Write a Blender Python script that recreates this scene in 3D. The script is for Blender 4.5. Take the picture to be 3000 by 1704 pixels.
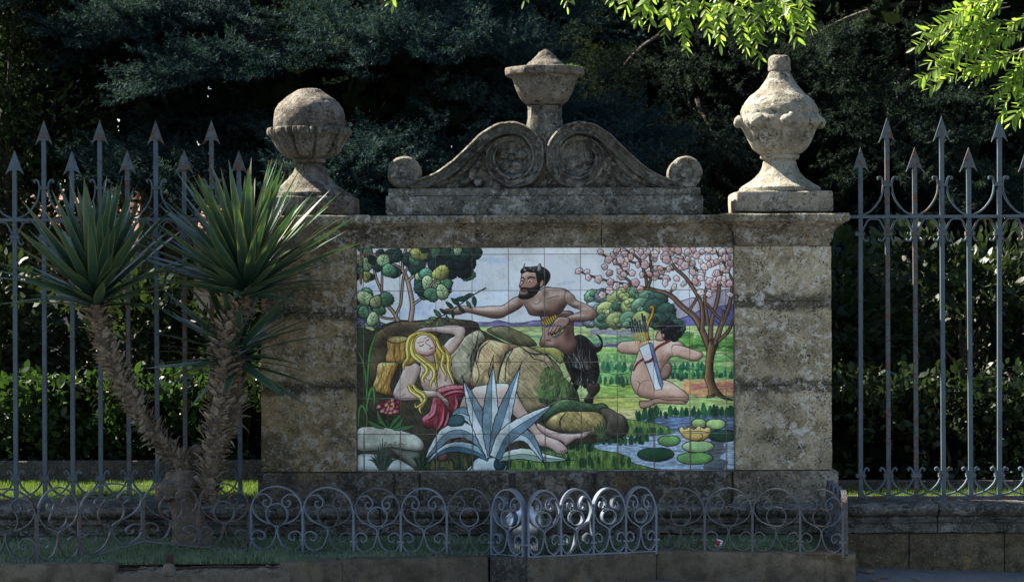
import bpy, bmesh, math, random
import numpy as np
from mathutils import Vector, Matrix, noise as mnoise

for o in list(bpy.data.objects): bpy.data.objects.remove(o, do_unlink=True)
scene = bpy.context.scene
COL = scene.collection
R = math.radians

# ---------------------------------------------------------------- camera
S = 0.00188          # metres per photograph pixel on the wall's front plane (y = 0)
D = 13.0             # camera to wall
ZC = 1.51            # eye height above the pavement
ROLL = R(0.22)
cam = bpy.data.cameras.new('camera'); camo = bpy.data.objects.new('camera', cam); COL.objects.link(camo)
camo.location = (0, -D, ZC)
camo.rotation_euler = (Matrix.Rotation(R(90), 3, 'X') @ Matrix.Rotation(-ROLL, 3, 'Z')).to_euler()
cam.sensor_width = 36.0; cam.lens = 36.0*D/(3000*S); cam.clip_start = 0.1; cam.clip_end = 600
scene.camera = camo

# ---------------------------------------------------------------- sky, sun, exposure
SUN = Vector((-0.80, 0.36, 0.86)).normalized()       # towards the sun: behind the wall, from the left
elev = math.asin(SUN.z); azim = math.atan2(SUN.x, SUN.y)
world = bpy.data.worlds.new('World'); scene.world = world; world.use_nodes = True
wn = world.node_tree; wn.nodes.clear()
wo = wn.nodes.new('ShaderNodeOutputWorld'); wb = wn.nodes.new('ShaderNodeBackground'); ws = wn.nodes.new('ShaderNodeTexSky')
ws.sky_type = 'NISHITA'; ws.sun_disc = False; ws.sun_elevation = elev; ws.sun_rotation = azim
ws.air_density = 1.0; ws.dust_density = 0.6; ws.ozone_density = 1.0
wb.inputs['Strength'].default_value = 0.05
wn.links.new(ws.outputs[0], wb.inputs[0]); wn.links.new(wb.outputs[0], wo.inputs[0])
sl = bpy.data.lights.new('sun', 'SUN'); slo = bpy.data.objects.new('sun', sl); COL.objects.link(slo)
sl.energy = 5.0; sl.angle = R(0.55); sl.color = (1.0, 0.93, 0.80)
slo.rotation_euler = SUN.to_track_quat('Z', 'Y').to_euler(); slo.location = SUN*30
scene.render.engine = 'CYCLES'
scene.view_settings.view_transform = 'Standard'; scene.view_settings.look = 'None'
scene.view_settings.exposure = 2.50; scene.view_settings.gamma = 1.0; scene.view_settings.use_curve_mapping = False
scene.cycles.max_bounces = 6; scene.cycles.diffuse_bounces = 3; scene.cycles.transparent_max_bounces = 6

# ---------------------------------------------------------------- helpers
def P(px, py, y=0.0):
    """photograph pixel -> point at depth y (y=0 is the wall front)"""
    dx = px-1500.0; dy = 852.0-py
    c, s = math.cos(ROLL), math.sin(ROLL)
    a = dx*c+dy*s; b = -dx*s+dy*c
    k = S*(D+y)/D
    return Vector((a*k, y, ZC+b*k))
def GP(px, py, z):
    """photograph pixel -> point on the level z below the eye"""
    dx = px-1500.0; dy = 852.0-py
    c, s = math.cos(ROLL), math.sin(ROLL)
    b = -dx*s+dy*c
    y = D*(z-ZC)/(b*S)-D
    v = P(px, py, y); v.z = z
    return v
def XP(px, y=0.0): return (px-1500.0)*S*(D+y)/D
def ZP(py, y=0.0): return ZC+(852.0-py)*S*(D+y)/D

def tag(o, label=None, cat=None, group=None, kind=None):
    if label: o['label'] = label
    if cat: o['category'] = cat
    if group: o['group'] = group
    if kind: o['kind'] = kind
    return o
def empty(name, loc, label=None, cat=None, group=None):
    o = bpy.data.objects.new(name, None); COL.objects.link(o); o.location = loc; o.empty_display_size = .1
    return tag(o, label, cat, group)
def link_mesh(name, me, parent=None, loc=(0, 0, 0)):
    o = bpy.data.objects.new(name, me); COL.objects.link(o); o.location = loc
    if parent: o.parent = parent
    return o
def origin_of(p):
    v = Vector((0, 0, 0))
    while p: v += p.location; p = p.parent
    return v
def mk_mesh(name, V, F, mat, smooth=True, sharp=38):
    me = bpy.data.meshes.new(name)
    V = np.asarray(V, np.float32).reshape(-1, 3)
    if isinstance(F, np.ndarray):
        n, k = F.shape
        me.vertices.add(len(V)); me.vertices.foreach_set('co', V.ravel())
        me.loops.add(n*k); me.loops.foreach_set('vertex_index', F.ravel().astype(np.int32))
        me.polygons.add(n); me.polygons.foreach_set('loop_start', np.arange(0, n*k, k, dtype=np.int32))
        me.polygons.foreach_set('loop_total', np.full(n, k, np.int32))
        me.update(calc_edges=True)
    else:
        me.from_pydata([tuple(map(float, v)) for v in V], [], F); me.update()
    if smooth:
        me.polygons.foreach_set('use_smooth', np.ones(len(me.polygons), bool))
        if sharp and len(me.polygons) < 30000: me.set_sharp_from_angle(angle=R(sharp))
    if mat: me.materials.append(mat)
    return me
def put(name, V, F, mat, parent=None, smooth=True, origin=None):
    """V is in world coordinates; the mesh origin goes to the parent's origin, or to `origin`"""
    V = np.asarray(V, np.float32).reshape(-1, 3)
    po = origin_of(parent) if parent else Vector((0, 0, 0))
    lo = Vector(origin) if origin is not None else po
    me = mk_mesh(name, V-np.array(lo, np.float32), F, mat, smooth)
    return link_mesh(name, me, parent, lo-po)
class Geo:
    def __init__(s): s.V = []; s.F = []; s.n = 0
    def add(s, V, F):
        V = [tuple(v) for v in V]
        s.V += V; s.F += [[i+s.n for i in f] for f in F]; s.n += len(V); return s
    def tube(s, path, rad, sides=8, cap=True):
        path = [Vector(p) for p in path]; n = len(path)
        V = []; up = Vector((0, 0, 1)); prev = None
        for i, p in enumerate(path):
            d = (path[min(i+1, n-1)]-path[max(i-1, 0)]).normalized()
            if prev is None: a = d.cross(up) if abs(d.dot(up)) < .9 else d.cross(Vector((1, 0, 0)))
            else: a = prev-d*prev.dot(d)
            a.normalize(); prev = a; b = d.cross(a)
            r = rad[i] if hasattr(rad, '__len__') else rad
            for k in range(sides):
                t = 2*math.pi*k/sides; V.append(p+(a*math.cos(t)+b*math.sin(t))*r)
        F = [[i*sides+k, i*sides+(k+1) % sides, (i+1)*sides+(k+1) % sides, (i+1)*sides+k] for i in range(n-1) for k in range(sides)]
        if cap: F += [list(range(sides))[::-1], [(n-1)*sides+k for k in range(sides)]]
        return s.add(V, F)
    def strap(s, path, nrm, width, thick, closed=False):
        """flat bar: width lies along nrm, thickness in the plane of the curve"""
        path = [Vector(p) for p in path]; n = len(path); V = []; nrm = Vector(nrm).normalized()
        for i, p in enumerate(path):
            if closed: d = path[(i+1) % n]-path[i-1]
            else: d = path[min(i+1, n-1)]-path[max(i-1, 0)]
            a = d.cross(nrm).normalized()*(thick/2); b = nrm*(width/2)
            V += [p+a+b, p+a-b, p-a-b, p-a+b]
        m = n if closed else n-1; F = []
        for i in range(m):
            j = (i+1) % n
            for k in range(4): F.append([i*4+k, i*4+(k+1) % 4, j*4+(k+1) % 4, j*4+k])
        if not closed: F += [[3, 2, 1, 0], [(n-1)*4+k for k in range(4)]]
        return s.add(V, F)
    def box(s, c, h):
        c = Vector(c); V = [c+Vector((sx*h[0], sy*h[1], sz*h[2])) for sz in (-1, 1) for sy in (-1, 1) for sx in (-1, 1)]
        return s.add(V, [[0, 2, 3, 1], [4, 5, 7, 6], [0, 1, 5, 4], [2, 6, 7, 3], [0, 4, 6, 2], [1, 3, 7, 5]])
    def put(s, name, mat, parent=None, smooth=False, origin=None): return put(name, s.V, s.F, mat, parent, smooth, origin)
def crv(Pts, n=8, closed=False):
    Q = [Vector(p) for p in Pts]
    Q = [Q[-1]]+Q+[Q[0], Q[1]] if closed else [Q[0]*2-Q[1]]+Q+[Q[-1]*2-Q[-2]]
    out = []
    for i in range(1, len(Q)-2):
        a, b, c, d = Q[i-1], Q[i], Q[i+1], Q[i+2]
        for k in range(n):
            t = k/n
            out.append(.5*((2*b)+(c-a)*t+(2*a-5*b+4*c-d)*t*t+(3*b-a-3*c+d)*t**3))
    if not closed: out.append(Vector(Pts[-1]))
    return out
def wob(v, amp, sc, seed):
    q = Vector((v[0]*sc+seed*7.13, v[1]*sc-seed*3.7, v[2]*sc+seed*1.9))
    a = mnoise.noise_vector(q)*.7+mnoise.noise_vector(q*3.1)*.3
    return Vector(v)+a*amp
def rbox(lo, hi, r=.012, step=.06, amp=.003, seed=0, sc=7.0, skip=()):
    """a hewn block: box with worn round edges and an uneven surface"""
    lo = Vector(lo); hi = Vector(hi); ax = []
    for k in range(3):
        L = hi[k]-lo[k]; n = max(1, int((L-2*r)/step))
        ax.append([lo[k], lo[k]+r*.35]+[lo[k]+r+(L-2*r)*i/n for i in range(n+1)]+[hi[k]-r*.35, hi[k]])
    idx = {}; V = []; F = []
    def vid(p):
        key = (round(p[0], 5), round(p[1], 5), round(p[2], 5))
        if key not in idx:
            q = Vector([min(max(p[k], lo[k]+r), hi[k]-r) for k in range(3)]); d = Vector(p)-q
            if d.length > 1e-7: d = d.normalized()*r*max(1.0, 1.0)
            # keep flat faces flat: only the corners are pulled in
            w = q+d
            idx[key] = len(V); V.append(wob(w, amp, sc, seed))
        return idx[key]
    for a in range(3):
        b, c = (a+1) % 3, (a+2) % 3
        for side in (0, 1):
            if (a, side) in skip: continue
            val = (lo[a], hi[a])[side]
            for i in range(len(ax[b])-1):
                for j in range(len(ax[c])-1):
                    q = []
                    for (bi, cj) in ((i, j), (i+1, j), (i+1, j+1), (i, j+1)):
                        p = [0, 0, 0]; p[a] = val; p[b] = ax[b][bi]; p[c] = ax[c][cj]; q.append(vid(p))
                    F.append(q if side else q[::-1])
    return V, F
def loft(rings, cap0=False, cap1=True):
    n = len(rings[0]); V = [v for r in rings for v in r]
    F = [[i*n+k, i*n+(k+1) % n, (i+1)*n+(k+1) % n, (i+1)*n+k] for i in range(len(rings)-1) for k in range(n)]
    if cap1: F.append([(len(rings)-1)*n+k for k in range(n)])
    if cap0: F.append(list(range(n))[::-1])
    return V, F
def lathe(prof, c, seg=64, mod=None, amp=0, seed=0, sc=12):
    rings = []
    for (r, z) in prof:
        ring = []
        for k in range(seg):
            t = 2*math.pi*k/seg; rr = r*(mod(t, r, z) if mod else 1)
            v = Vector((c[0]+rr*math.cos(t), c[1]+rr*math.sin(t), z))
            ring.append(wob(v, amp, sc, seed) if amp else v)
        rings.append(ring)
    return loft(rings, True, True)
def dense(prof, step):
    out = [prof[0]]
    for a, b in zip(prof[:-1], prof[1:]):
        L = math.hypot(b[0]-a[0], b[1]-a[1]); n = max(1, int(L/step))
        for i in range(1, n+1): out.append((a[0]+(b[0]-a[0])*i/n, a[1]+(b[1]-a[1])*i/n))
    return out
MURAL_GAIN = (1.56, 1.46, 1.30)      # painted colours -> glaze albedo
SHADE_C = (-5.6, 1.3, 4.45); SHADE_S = (1.5, 1.1, 1.5)
# ---------------------------------------------------------------- procedural materials
def newmat(name):
    m = bpy.data.materials.new(name); m.use_nodes = True; nt = m.node_tree
    for n in list(nt.nodes): nt.nodes.remove(n)
    out = nt.nodes.new('ShaderNodeOutputMaterial')
    return m, nt, out
class NT:
    def __init__(s, nt): s.nt = nt
    def n(s, t, **kw):
        x = s.nt.nodes.new(t)
        for k, v in kw.items(): setattr(x, k, v)
        return x
    def l(s, a, b): s.nt.links.new(a, b)
    def val(s, inp, v):
        if hasattr(v, 'is_linked') or hasattr(v, 'links'): s.l(v, inp)
        else: inp.default_value = v
    def noise(s, co, scale, detail=4, rough=.55, dist=0):
        x = s.n('ShaderNodeTexNoise'); s.l(co, x.inputs['Vector'])
        x.inputs['Scale'].default_value = scale; x.inputs['Detail'].default_value = detail
        x.inputs['Roughness'].default_value = rough; x.inputs['Distortion'].default_value = dist
        return x.outputs['Fac']
    def voro(s, co, scale, feat='F1', out='Distance', rnd=1.0):
        x = s.n('ShaderNodeTexVoronoi', feature=feat); s.l(co, x.inputs['Vector']); x.inputs['Scale'].default_value = scale
        x.inputs['Randomness'].default_value = rnd
        return x.outputs[out]
    def ramp(s, f, a, b, lo=0.0, hi=1.0):
        x = s.n('ShaderNodeMapRange'); x.clamp = True; x.interpolation_type = 'SMOOTHSTEP'
        s.l(f, x.inputs[0]); x.inputs[1].default_value = a; x.inputs[2].default_value = b; x.inputs[3].default_value = lo; x.inputs[4].default_value = hi
        return x.outputs[0]
    def math(s, op, a, b=0.0):
        x = s.n('ShaderNodeMath', operation=op); s.val(x.inputs[0], a); s.val(x.inputs[1], b); return x.outputs[0]
    def mix(s, f, a, b, mode='MIX'):
        x = s.n('ShaderNodeMix', data_type='RGBA', blend_type=mode); s.val(x.inputs[0], f)
        for i, v in ((6, a), (7, b)):
            if isinstance(v, tuple): x.inputs[i].default_value = v+(1,) if len(v) == 3 else v
            else: s.l(v, x.inputs[i])
        return x.outputs[2]
    def bump(s, h, strength=.5, dist=.01, normal=None):
        x = s.n('ShaderNodeBump'); s.l(h, x.inputs['Height']); x.inputs['Strength'].default_value = strength; x.inputs['Distance'].default_value = dist
        if normal: s.l(normal, x.inputs['Normal'])
        return x.outputs[0]
    def bsdf(s, out, col, rough=.8, normal=None, spec=.3, metal=0.0):
        b = s.n('ShaderNodeBsdfPrincipled')
        if isinstance(col, tuple): b.inputs['Base Color'].default_value = col+(1,)
        else: s.l(col, b.inputs['Base Color'])
        s.val(b.inputs['Roughness'], rough); b.inputs['Specular IOR Level'].default_value = spec; s.val(b.inputs['Metallic'], metal)
        if normal: s.l(normal, b.inputs['Normal'])
        s.l(b.outputs[0], out.inputs[0]); return b
def coords(T, kind='Object'):
    return T.n('ShaderNodeTexCoord').outputs[kind]

def stone_mat(name, base, alt, dark, lichen=.35, stain=.5, pale=(.52, .50, .46), seed=0.0, ochre=.2, pit=1.0, soot=0.0, bands=(), speck=1.0, tone=.62):
    base = tuple(v*tone for v in base); alt = tuple(v*tone for v in alt); dark = tuple(v*.68 for v in dark); pale = tuple(v*tone for v in pale)
    m, nt, out = newmat(name); T = NT(nt)
    g = T.n('ShaderNodeNewGeometry').outputs['Position']
    mp = T.n('ShaderNodeMapping'); T.l(g, mp.inputs[0]); mp.inputs['Location'].default_value = (seed*3.3, seed*1.7, seed*5.1); co = mp.outputs[0]
    big = T.noise(co, 2.6, 5, .6); mid = T.noise(co, 11, 6, .66, .3); fine = T.noise(co, 95, 3, .6); grit = T.noise(co, 240, 2, .6)
    c = T.mix(T.ramp(big, .35, .65), base, alt)
    c = T.mix(T.ramp(mid, .46, .62, 0, .65), c, tuple(v*.50 for v in base))
    # ochre patches, dark weathering crust, pale lichen rosettes
    c = T.mix(T.math('MULTIPLY', T.ramp(T.noise(co, 5.5, 4, .6, .5), .55, .72), ochre), c, (.38, .23, .09))
    st = T.math('MULTIPLY', T.ramp(T.noise(co, 4.2, 8, .70, .6), .47, .58), stain)
    c = T.mix(st, c, dark)
    for (zc, hw, k) in bands:       # old smeared mortar courses
        sx = T.n('ShaderNodeSeparateXYZ'); T.l(g, sx.inputs[0])
        d = T.math('ABSOLUTE', T.math('SUBTRACT', T.math('ADD', sx.outputs[2], T.math('MULTIPLY', T.math('SUBTRACT', T.noise(co, 7, 5, .72), .5), .12)), zc))
        c = T.mix(T.ramp(d, hw*.55, hw*1.15, k, 0), c, dark)
    li = T.math('MULTIPLY', T.ramp(T.noise(co, 21, 6, .74, .5), .50, .60), T.ramp(T.noise(co, 3.1, 4, .6), .36, .60))
    c = T.mix(T.math('MULTIPLY', li, lichen), c, pale)
    sp = T.ramp(T.noise(co, 75, 4, .7), .56, .66); c = T.mix(T.math('MULTIPLY', sp, (.35+.3*lichen)*speck), c, pale)
    pits = T.ramp(T.math('ADD', T.math('MULTIPLY', T.noise(co, 70, 5, .75), .75), T.math('MULTIPLY', T.noise(co, 13, 3, .6), .25)), .36, .46, 1, 0)
    c = T.mix(T.math('MULTIPLY', pits, .85*pit if pit < 1.17 else 1.0), c, (.022, .020, .016))
    c = T.mix(T.ramp(grit, .35, .75, .0, .35), c, tuple(v*.40 for v in base))
    if soot: c = T.mix(T.math('MULTIPLY', T.ramp(T.noise(co, 17, 6, .75), .52, .60), soot), c, (.018, .018, .016))
    h = T.math('ADD', T.math('MULTIPLY', mid, .9), T.math('MULTIPLY', fine, .75))
    h = T.math('SUBTRACT', h, T.math('MULTIPLY', pits, .5*pit)); h = T.math('ADD', h, T.math('MULTIPLY', grit, .35))
    T.bsdf(out, c, .95, T.bump(h, .9, .012), .04)
    return m
M = {}
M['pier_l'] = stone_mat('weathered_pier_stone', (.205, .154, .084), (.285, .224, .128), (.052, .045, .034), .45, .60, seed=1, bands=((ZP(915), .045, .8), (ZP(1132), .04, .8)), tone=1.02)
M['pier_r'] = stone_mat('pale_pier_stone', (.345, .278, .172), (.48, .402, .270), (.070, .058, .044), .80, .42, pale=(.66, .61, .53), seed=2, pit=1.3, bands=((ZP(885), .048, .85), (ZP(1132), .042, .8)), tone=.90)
M['cornice'] = stone_mat('lichened_cornice_stone', (.205, .170, .112), (.27, .235, .17), (.050, .043, .032), .85, .55, seed=3, ochre=.5, tone=.82)
M['base'] = stone_mat('plinth_stone', (.130, .110, .080), (.165, .142, .105), (.045, .042, .036), .45, .55, seed=4, ochre=.3)
M['plinth_r'] = stone_mat('pale_plinth_stone', (.24, .20, .14), (.33, .285, .21), (.060, .050, .038), .7, .6, seed=14, pit=1.1, tone=.72)
M['coping'] = stone_mat('coping_stone', (.165, .155, .130), (.23, .22, .19), (.040, .036, .030), .6, .75, seed=5, ochre=.08)
M['ashlar'] = stone_mat('ashlar_block_stone', (.165, .122, .068), (.205, .158, .095), (.075, .058, .038), .1, .5, seed=6, ochre=.5, pit=.5, tone=.68)
M['pediment'] = stone_mat('grey_carved_stone', (.195, .183, .145), (.27, .255, .21), (.040, .038, .030), .90, .75, seed=7, pale=(.58, .56, .50), ochre=.12, soot=.25)
M['ball'] = stone_mat('brown_gritty_stone', (.200, .172, .135), (.26, .228, .182), (.055, .048, .040), .45, .6, seed=8, ochre=.08, pit=1.1)
M['urn'] = stone_mat('pale_urn_stone', (.38, .34, .26), (.50, .46, .37), (.085, .073, .056), .7, .50, pale=(.68, .65, .58), seed=9, ochre=.15)
M['kerb'] = stone_mat('cement_kerb', (.142, .118, .082), (.19, .160, .115), (.084, .070, .050), .05, .55, seed=10, ochre=.15, pit=.25, speck=.12, tone=.80)
M['grout'] = stone_mat('tile_grout', (.30, .27, .23), (.36, .33, .29), (.12, .10, .08), .1, .6, seed=12, ochre=.3, pit=.2, tone=1.0)
M['mortar'] = stone_mat('grey_mortar', (.095, .088, .076), (.12, .11, .095), (.045, .042, .038), .1, .4, seed=11, ochre=0, pit=.5)

def iron(name, col, rust=.5, rough=.5, seed=0):
    m, nt, out = newmat(name); T = NT(nt); co = T.n('ShaderNodeNewGeometry').outputs['Position']
    a = T.noise(co, 26+seed, 5, .7); b = T.noise(co, 95, 4, .65)
    f = T.math('MAXIMUM', T.ramp(T.math('ADD', T.math('MULTIPLY', a, .6), T.math('MULTIPLY', b, .4)), .66-rust*.17, .72-rust*.15), 0)
    c = T.mix(T.ramp(T.noise(co, 9, 3), .35, .7), col, tuple(v*.72 for v in col))
    c = T.mix(T.ramp(T.noise(co, 170, 2), .55, .7, 0, .5), c, tuple(min(1, v*1.35) for v in col))
    r = T.mix(T.ramp(b, .35, .65), (.16, .062, .022), (.055, .026, .015))
    c = T.mix(f, c, r)
    T.bsdf(out, c, T.math('ADD', T.math('MULTIPLY', f, .35), rough), T.bump(T.math('ADD', T.math('MULTIPLY', f, .8), T.math('MULTIPLY', b, .4)), .5, .003), .4)
    return m
M['rail'] = iron('grey_blue_fence_paint', (.050, .076, .094), .66)
M['rail_rusty'] = iron('rust_spotted_fence_paint', (.050, .068, .080), 1.0, seed=3)
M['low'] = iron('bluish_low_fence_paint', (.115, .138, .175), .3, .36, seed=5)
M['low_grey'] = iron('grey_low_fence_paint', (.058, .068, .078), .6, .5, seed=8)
M['low_rusty'] = iron('rusty_low_fence_paint', (.046, .053, .060), 1.0, .5, seed=11)

def simple(name, c0, c1, scale, rough=.8, bump=.3, dist=.005, spec=.3, metal=0.0, kind='Object'):
    m, nt, out = newmat(name); T = NT(nt); co = coords(T, kind)
    f = T.noise(co, scale, 5, .65); g = T.noise(co, scale*6, 3, .6)
    c = T.mix(T.ramp(f, .3, .7), c0, c1); c = T.mix(T.ramp(g, .45, .8, 0, .5), c, tuple(v*.5 for v in c0))
    T.bsdf(out, c, rough, T.bump(T.math('ADD', f, T.math('MULTIPLY', g, .4)), bump, dist), spec, metal)
    return m
M['bark'] = simple('grey_bark', (.085, .064, .046), (.14, .11, .08), 18, .95, 1.0, .02)
M['cedar_bark'] = simple('dark_cedar_bark', (.045, .036, .028), (.085, .066, .048), 14, .95, .8, .02)
M['soil'] = simple('dark_soil', (.030, .024, .016), (.055, .044, .028), 22, 1, .8, .02)
M['turf'] = simple('turf_soil', (.035, .045, .018), (.055, .06, .025), 16, 1, .6, .02)
M['pave'] = simple('grey_pavement', (.085, .085, .086), (.12, .12, .12), 9, .85, .4, .006)
M['road'] = simple('asphalt_road', (.045, .046, .048), (.06, .06, .062), 30, .9, .6, .006)
M['roof'] = simple('terracotta_tile', (.10, .048, .034), (.15, .075, .052), 6, .85, .4, .02)
M['stucco'] = simple('pale_stucco', (.42, .30, .22), (.50, .38, .29), 3, .9, .2, .01)
M['steel'] = simple('brushed_steel', (.78, .79, .80), (.66, .67, .69), 14, .36, .08, .003, .5, 1.0)
M['rubble'] = simple('broken_concrete', (.11, .090, .062), (.17, .145, .105), 30, .95, 1.0, .02)
M['rust'] = simple('rusted_steel', (.030, .017, .012), (.055, .028, .018), 40, .85, .6, .004)
M['white'] = simple('white_card', (.62, .60, .57), (.70, .68, .66), 20, .6, .05, .002)
M['red'] = simple('red_print', (.42, .03, .035), (.5, .05, .05), 20, .5, .05, .002)
M['dry'] = simple('dry_leaf', (.16, .095, .035), (.24, .16, .06), 30, .8, .2, .003)

def leafmat(name, c0, c1, trans=.35, rough=.5, spec=.3, scale=2.0, tcol=None, fine=30, k=.85, lo=.34, hi=.64):
    c0 = tuple(v*k for v in c0); c1 = tuple(v*k for v in c1)
    m, nt, out = newmat(name); T = NT(nt); g = T.n('ShaderNodeNewGeometry').outputs['Position']
    f = T.noise(g, scale, 3, .6); f2 = T.noise(g, fine, 2, .5)
    c = T.mix(T.ramp(T.math('ADD', T.math('MULTIPLY', f, .5), T.math('MULTIPLY', f2, .5)), lo, hi), c0, c1)
    b = T.n('ShaderNodeBsdfPrincipled'); T.l(c, b.inputs['Base Color']); b.inputs['Roughness'].default_value = rough; b.inputs['Specular IOR Level'].default_value = spec
    t = T.n('ShaderNodeBsdfTranslucent')
    if tcol: t.inputs['Color'].default_value = tcol+(1,)
    else: T.l(T.mix(1.0, c, (1.15, 1.15, .55), 'MULTIPLY'), t.inputs['Color'])
    mx = T.n('ShaderNodeMixShader'); mx.inputs[0].default_value = trans
    T.l(b.outputs[0], mx.inputs[1]); T.l(t.outputs[0], mx.inputs[2]); T.l(mx.outputs[0], out.inputs[0])
    return m
M['cedar'] = leafmat('blue_cedar_needles', (.010, .026, .034), (.055, .090, .094), .25, .7, .04, 1.8, None, 30, .85, .44, .70)
M['cedar_g'] = leafmat('green_cedar_needles', (.011, .021, .018), (.058, .078, .060), .25, .7, .04, 1.8, None, 30, .85, .44, .70)
M['cypress'] = leafmat('dark_cypress_leaf', (.012, .024, .012), (.032, .052, .022), .2, .7, .05, 1.6)
M['shrub'] = leafmat('dark_shrub_leaf', (.011, .020, .009), (.030, .048, .018), .3, .45, .2, 2.5)
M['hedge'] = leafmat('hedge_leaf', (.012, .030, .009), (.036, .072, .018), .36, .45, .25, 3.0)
M['hedge_shaded'] = leafmat('shaded_hedge_leaf', (.011, .022, .010), (.028, .044, .018), .3, .45, .2, 3.0)  # darker copy of the hedge leaf, the right hedge's shade put into its colour
M['far'] = leafmat('far_tree_leaf', (.007, .012, .008), (.016, .024, .013), .2, .8, .0, .8)  # far trees, and near-black filling for the shaded gaps in cedars and hedges
M['acacia'] = leafmat('fresh_green_leaflet', (.08, .14, .018), (.17, .25, .035), .55, .4, .3, 9, (.27, .42, .04), 18)
M['street'] = leafmat('street_tree_leaf', (.04, .07, .02), (.07, .11, .03), .35, .5, .3, 2)
M['grass'] = leafmat('lawn_grass', (.050, .095, .020), (.11, .17, .040), .45, .6, .2, 5)
M['grass_f'] = leafmat('bed_grass', (.095, .145, .095), (.22, .28, .175), .3, .6, .2, 5)
M['moss'] = simple('green_moss', (.14, .22, .02), (.22, .30, .04), 60, .9, 1.0, .01)
M['husk'] = leafmat('dry_leaf_base', (.10, .076, .054), (.34, .285, .225), .1, .8, .2, 20, fine=60)

def yucca_leaf_mat():
    m, nt, out = newmat('yucca_blade'); T = NT(nt); gen = coords(T, 'Generated'); g = T.n('ShaderNodeNewGeometry').outputs['Position']
    sx = T.n('ShaderNodeSeparateXYZ'); T.l(gen, sx.inputs[0])
    info = T.n('ShaderNodeObjectInfo').outputs['Random']
    c = T.mix(info, (.020, .056, .036), (.042, .092, .062))
    st = T.n('ShaderNodeTexNoise'); mp = T.n('ShaderNodeMapping'); T.l(gen, mp.inputs[0]); mp.inputs['Scale'].default_value = (26, 1, 1.2); T.l(mp.outputs[0], st.inputs['Vector'])
    c = T.mix(T.ramp(st.outputs['Fac'], .4, .7, 0, .5), c, (.045, .090, .066))
    # width narrows to the tip, so the pale margin is measured against the blade's own width
    e = T.math('DIVIDE', T.math('ABSOLUTE', T.math('SUBTRACT', sx.outputs[0], .5)), T.math('ADD', T.math('MULTIPLY', T.math('SUBTRACT', 1.0, T.math('POWER', sx.outputs[2], 2.2)), .46), .04))
    ed = T.ramp(e, .93, 1.0, 0, .7); c = T.mix(ed, c, (.24, .20, .05))
    tip = T.ramp(sx.outputs[2], .93, .99); c = T.mix(tip, c, (.16, .09, .03))
    b = T.n('ShaderNodeBsdfPrincipled'); T.l(c, b.inputs['Base Color']); b.inputs['Roughness'].default_value = .30; b.inputs['Specular IOR Level'].default_value = .6
    t = T.n('ShaderNodeBsdfTranslucent'); T.l(T.mix(1.0, c, (1.3, 1.5, .4), 'MULTIPLY'), t.inputs['Color'])
    mx = T.n('ShaderNodeMixShader'); mx.inputs[0].default_value = .12; T.l(b.outputs[0], mx.inputs[1]); T.l(t.outputs[0], mx.inputs[2]); T.l(mx.outputs[0], out.inputs[0])
    return m
M['yucca'] = yucca_leaf_mat()
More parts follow.
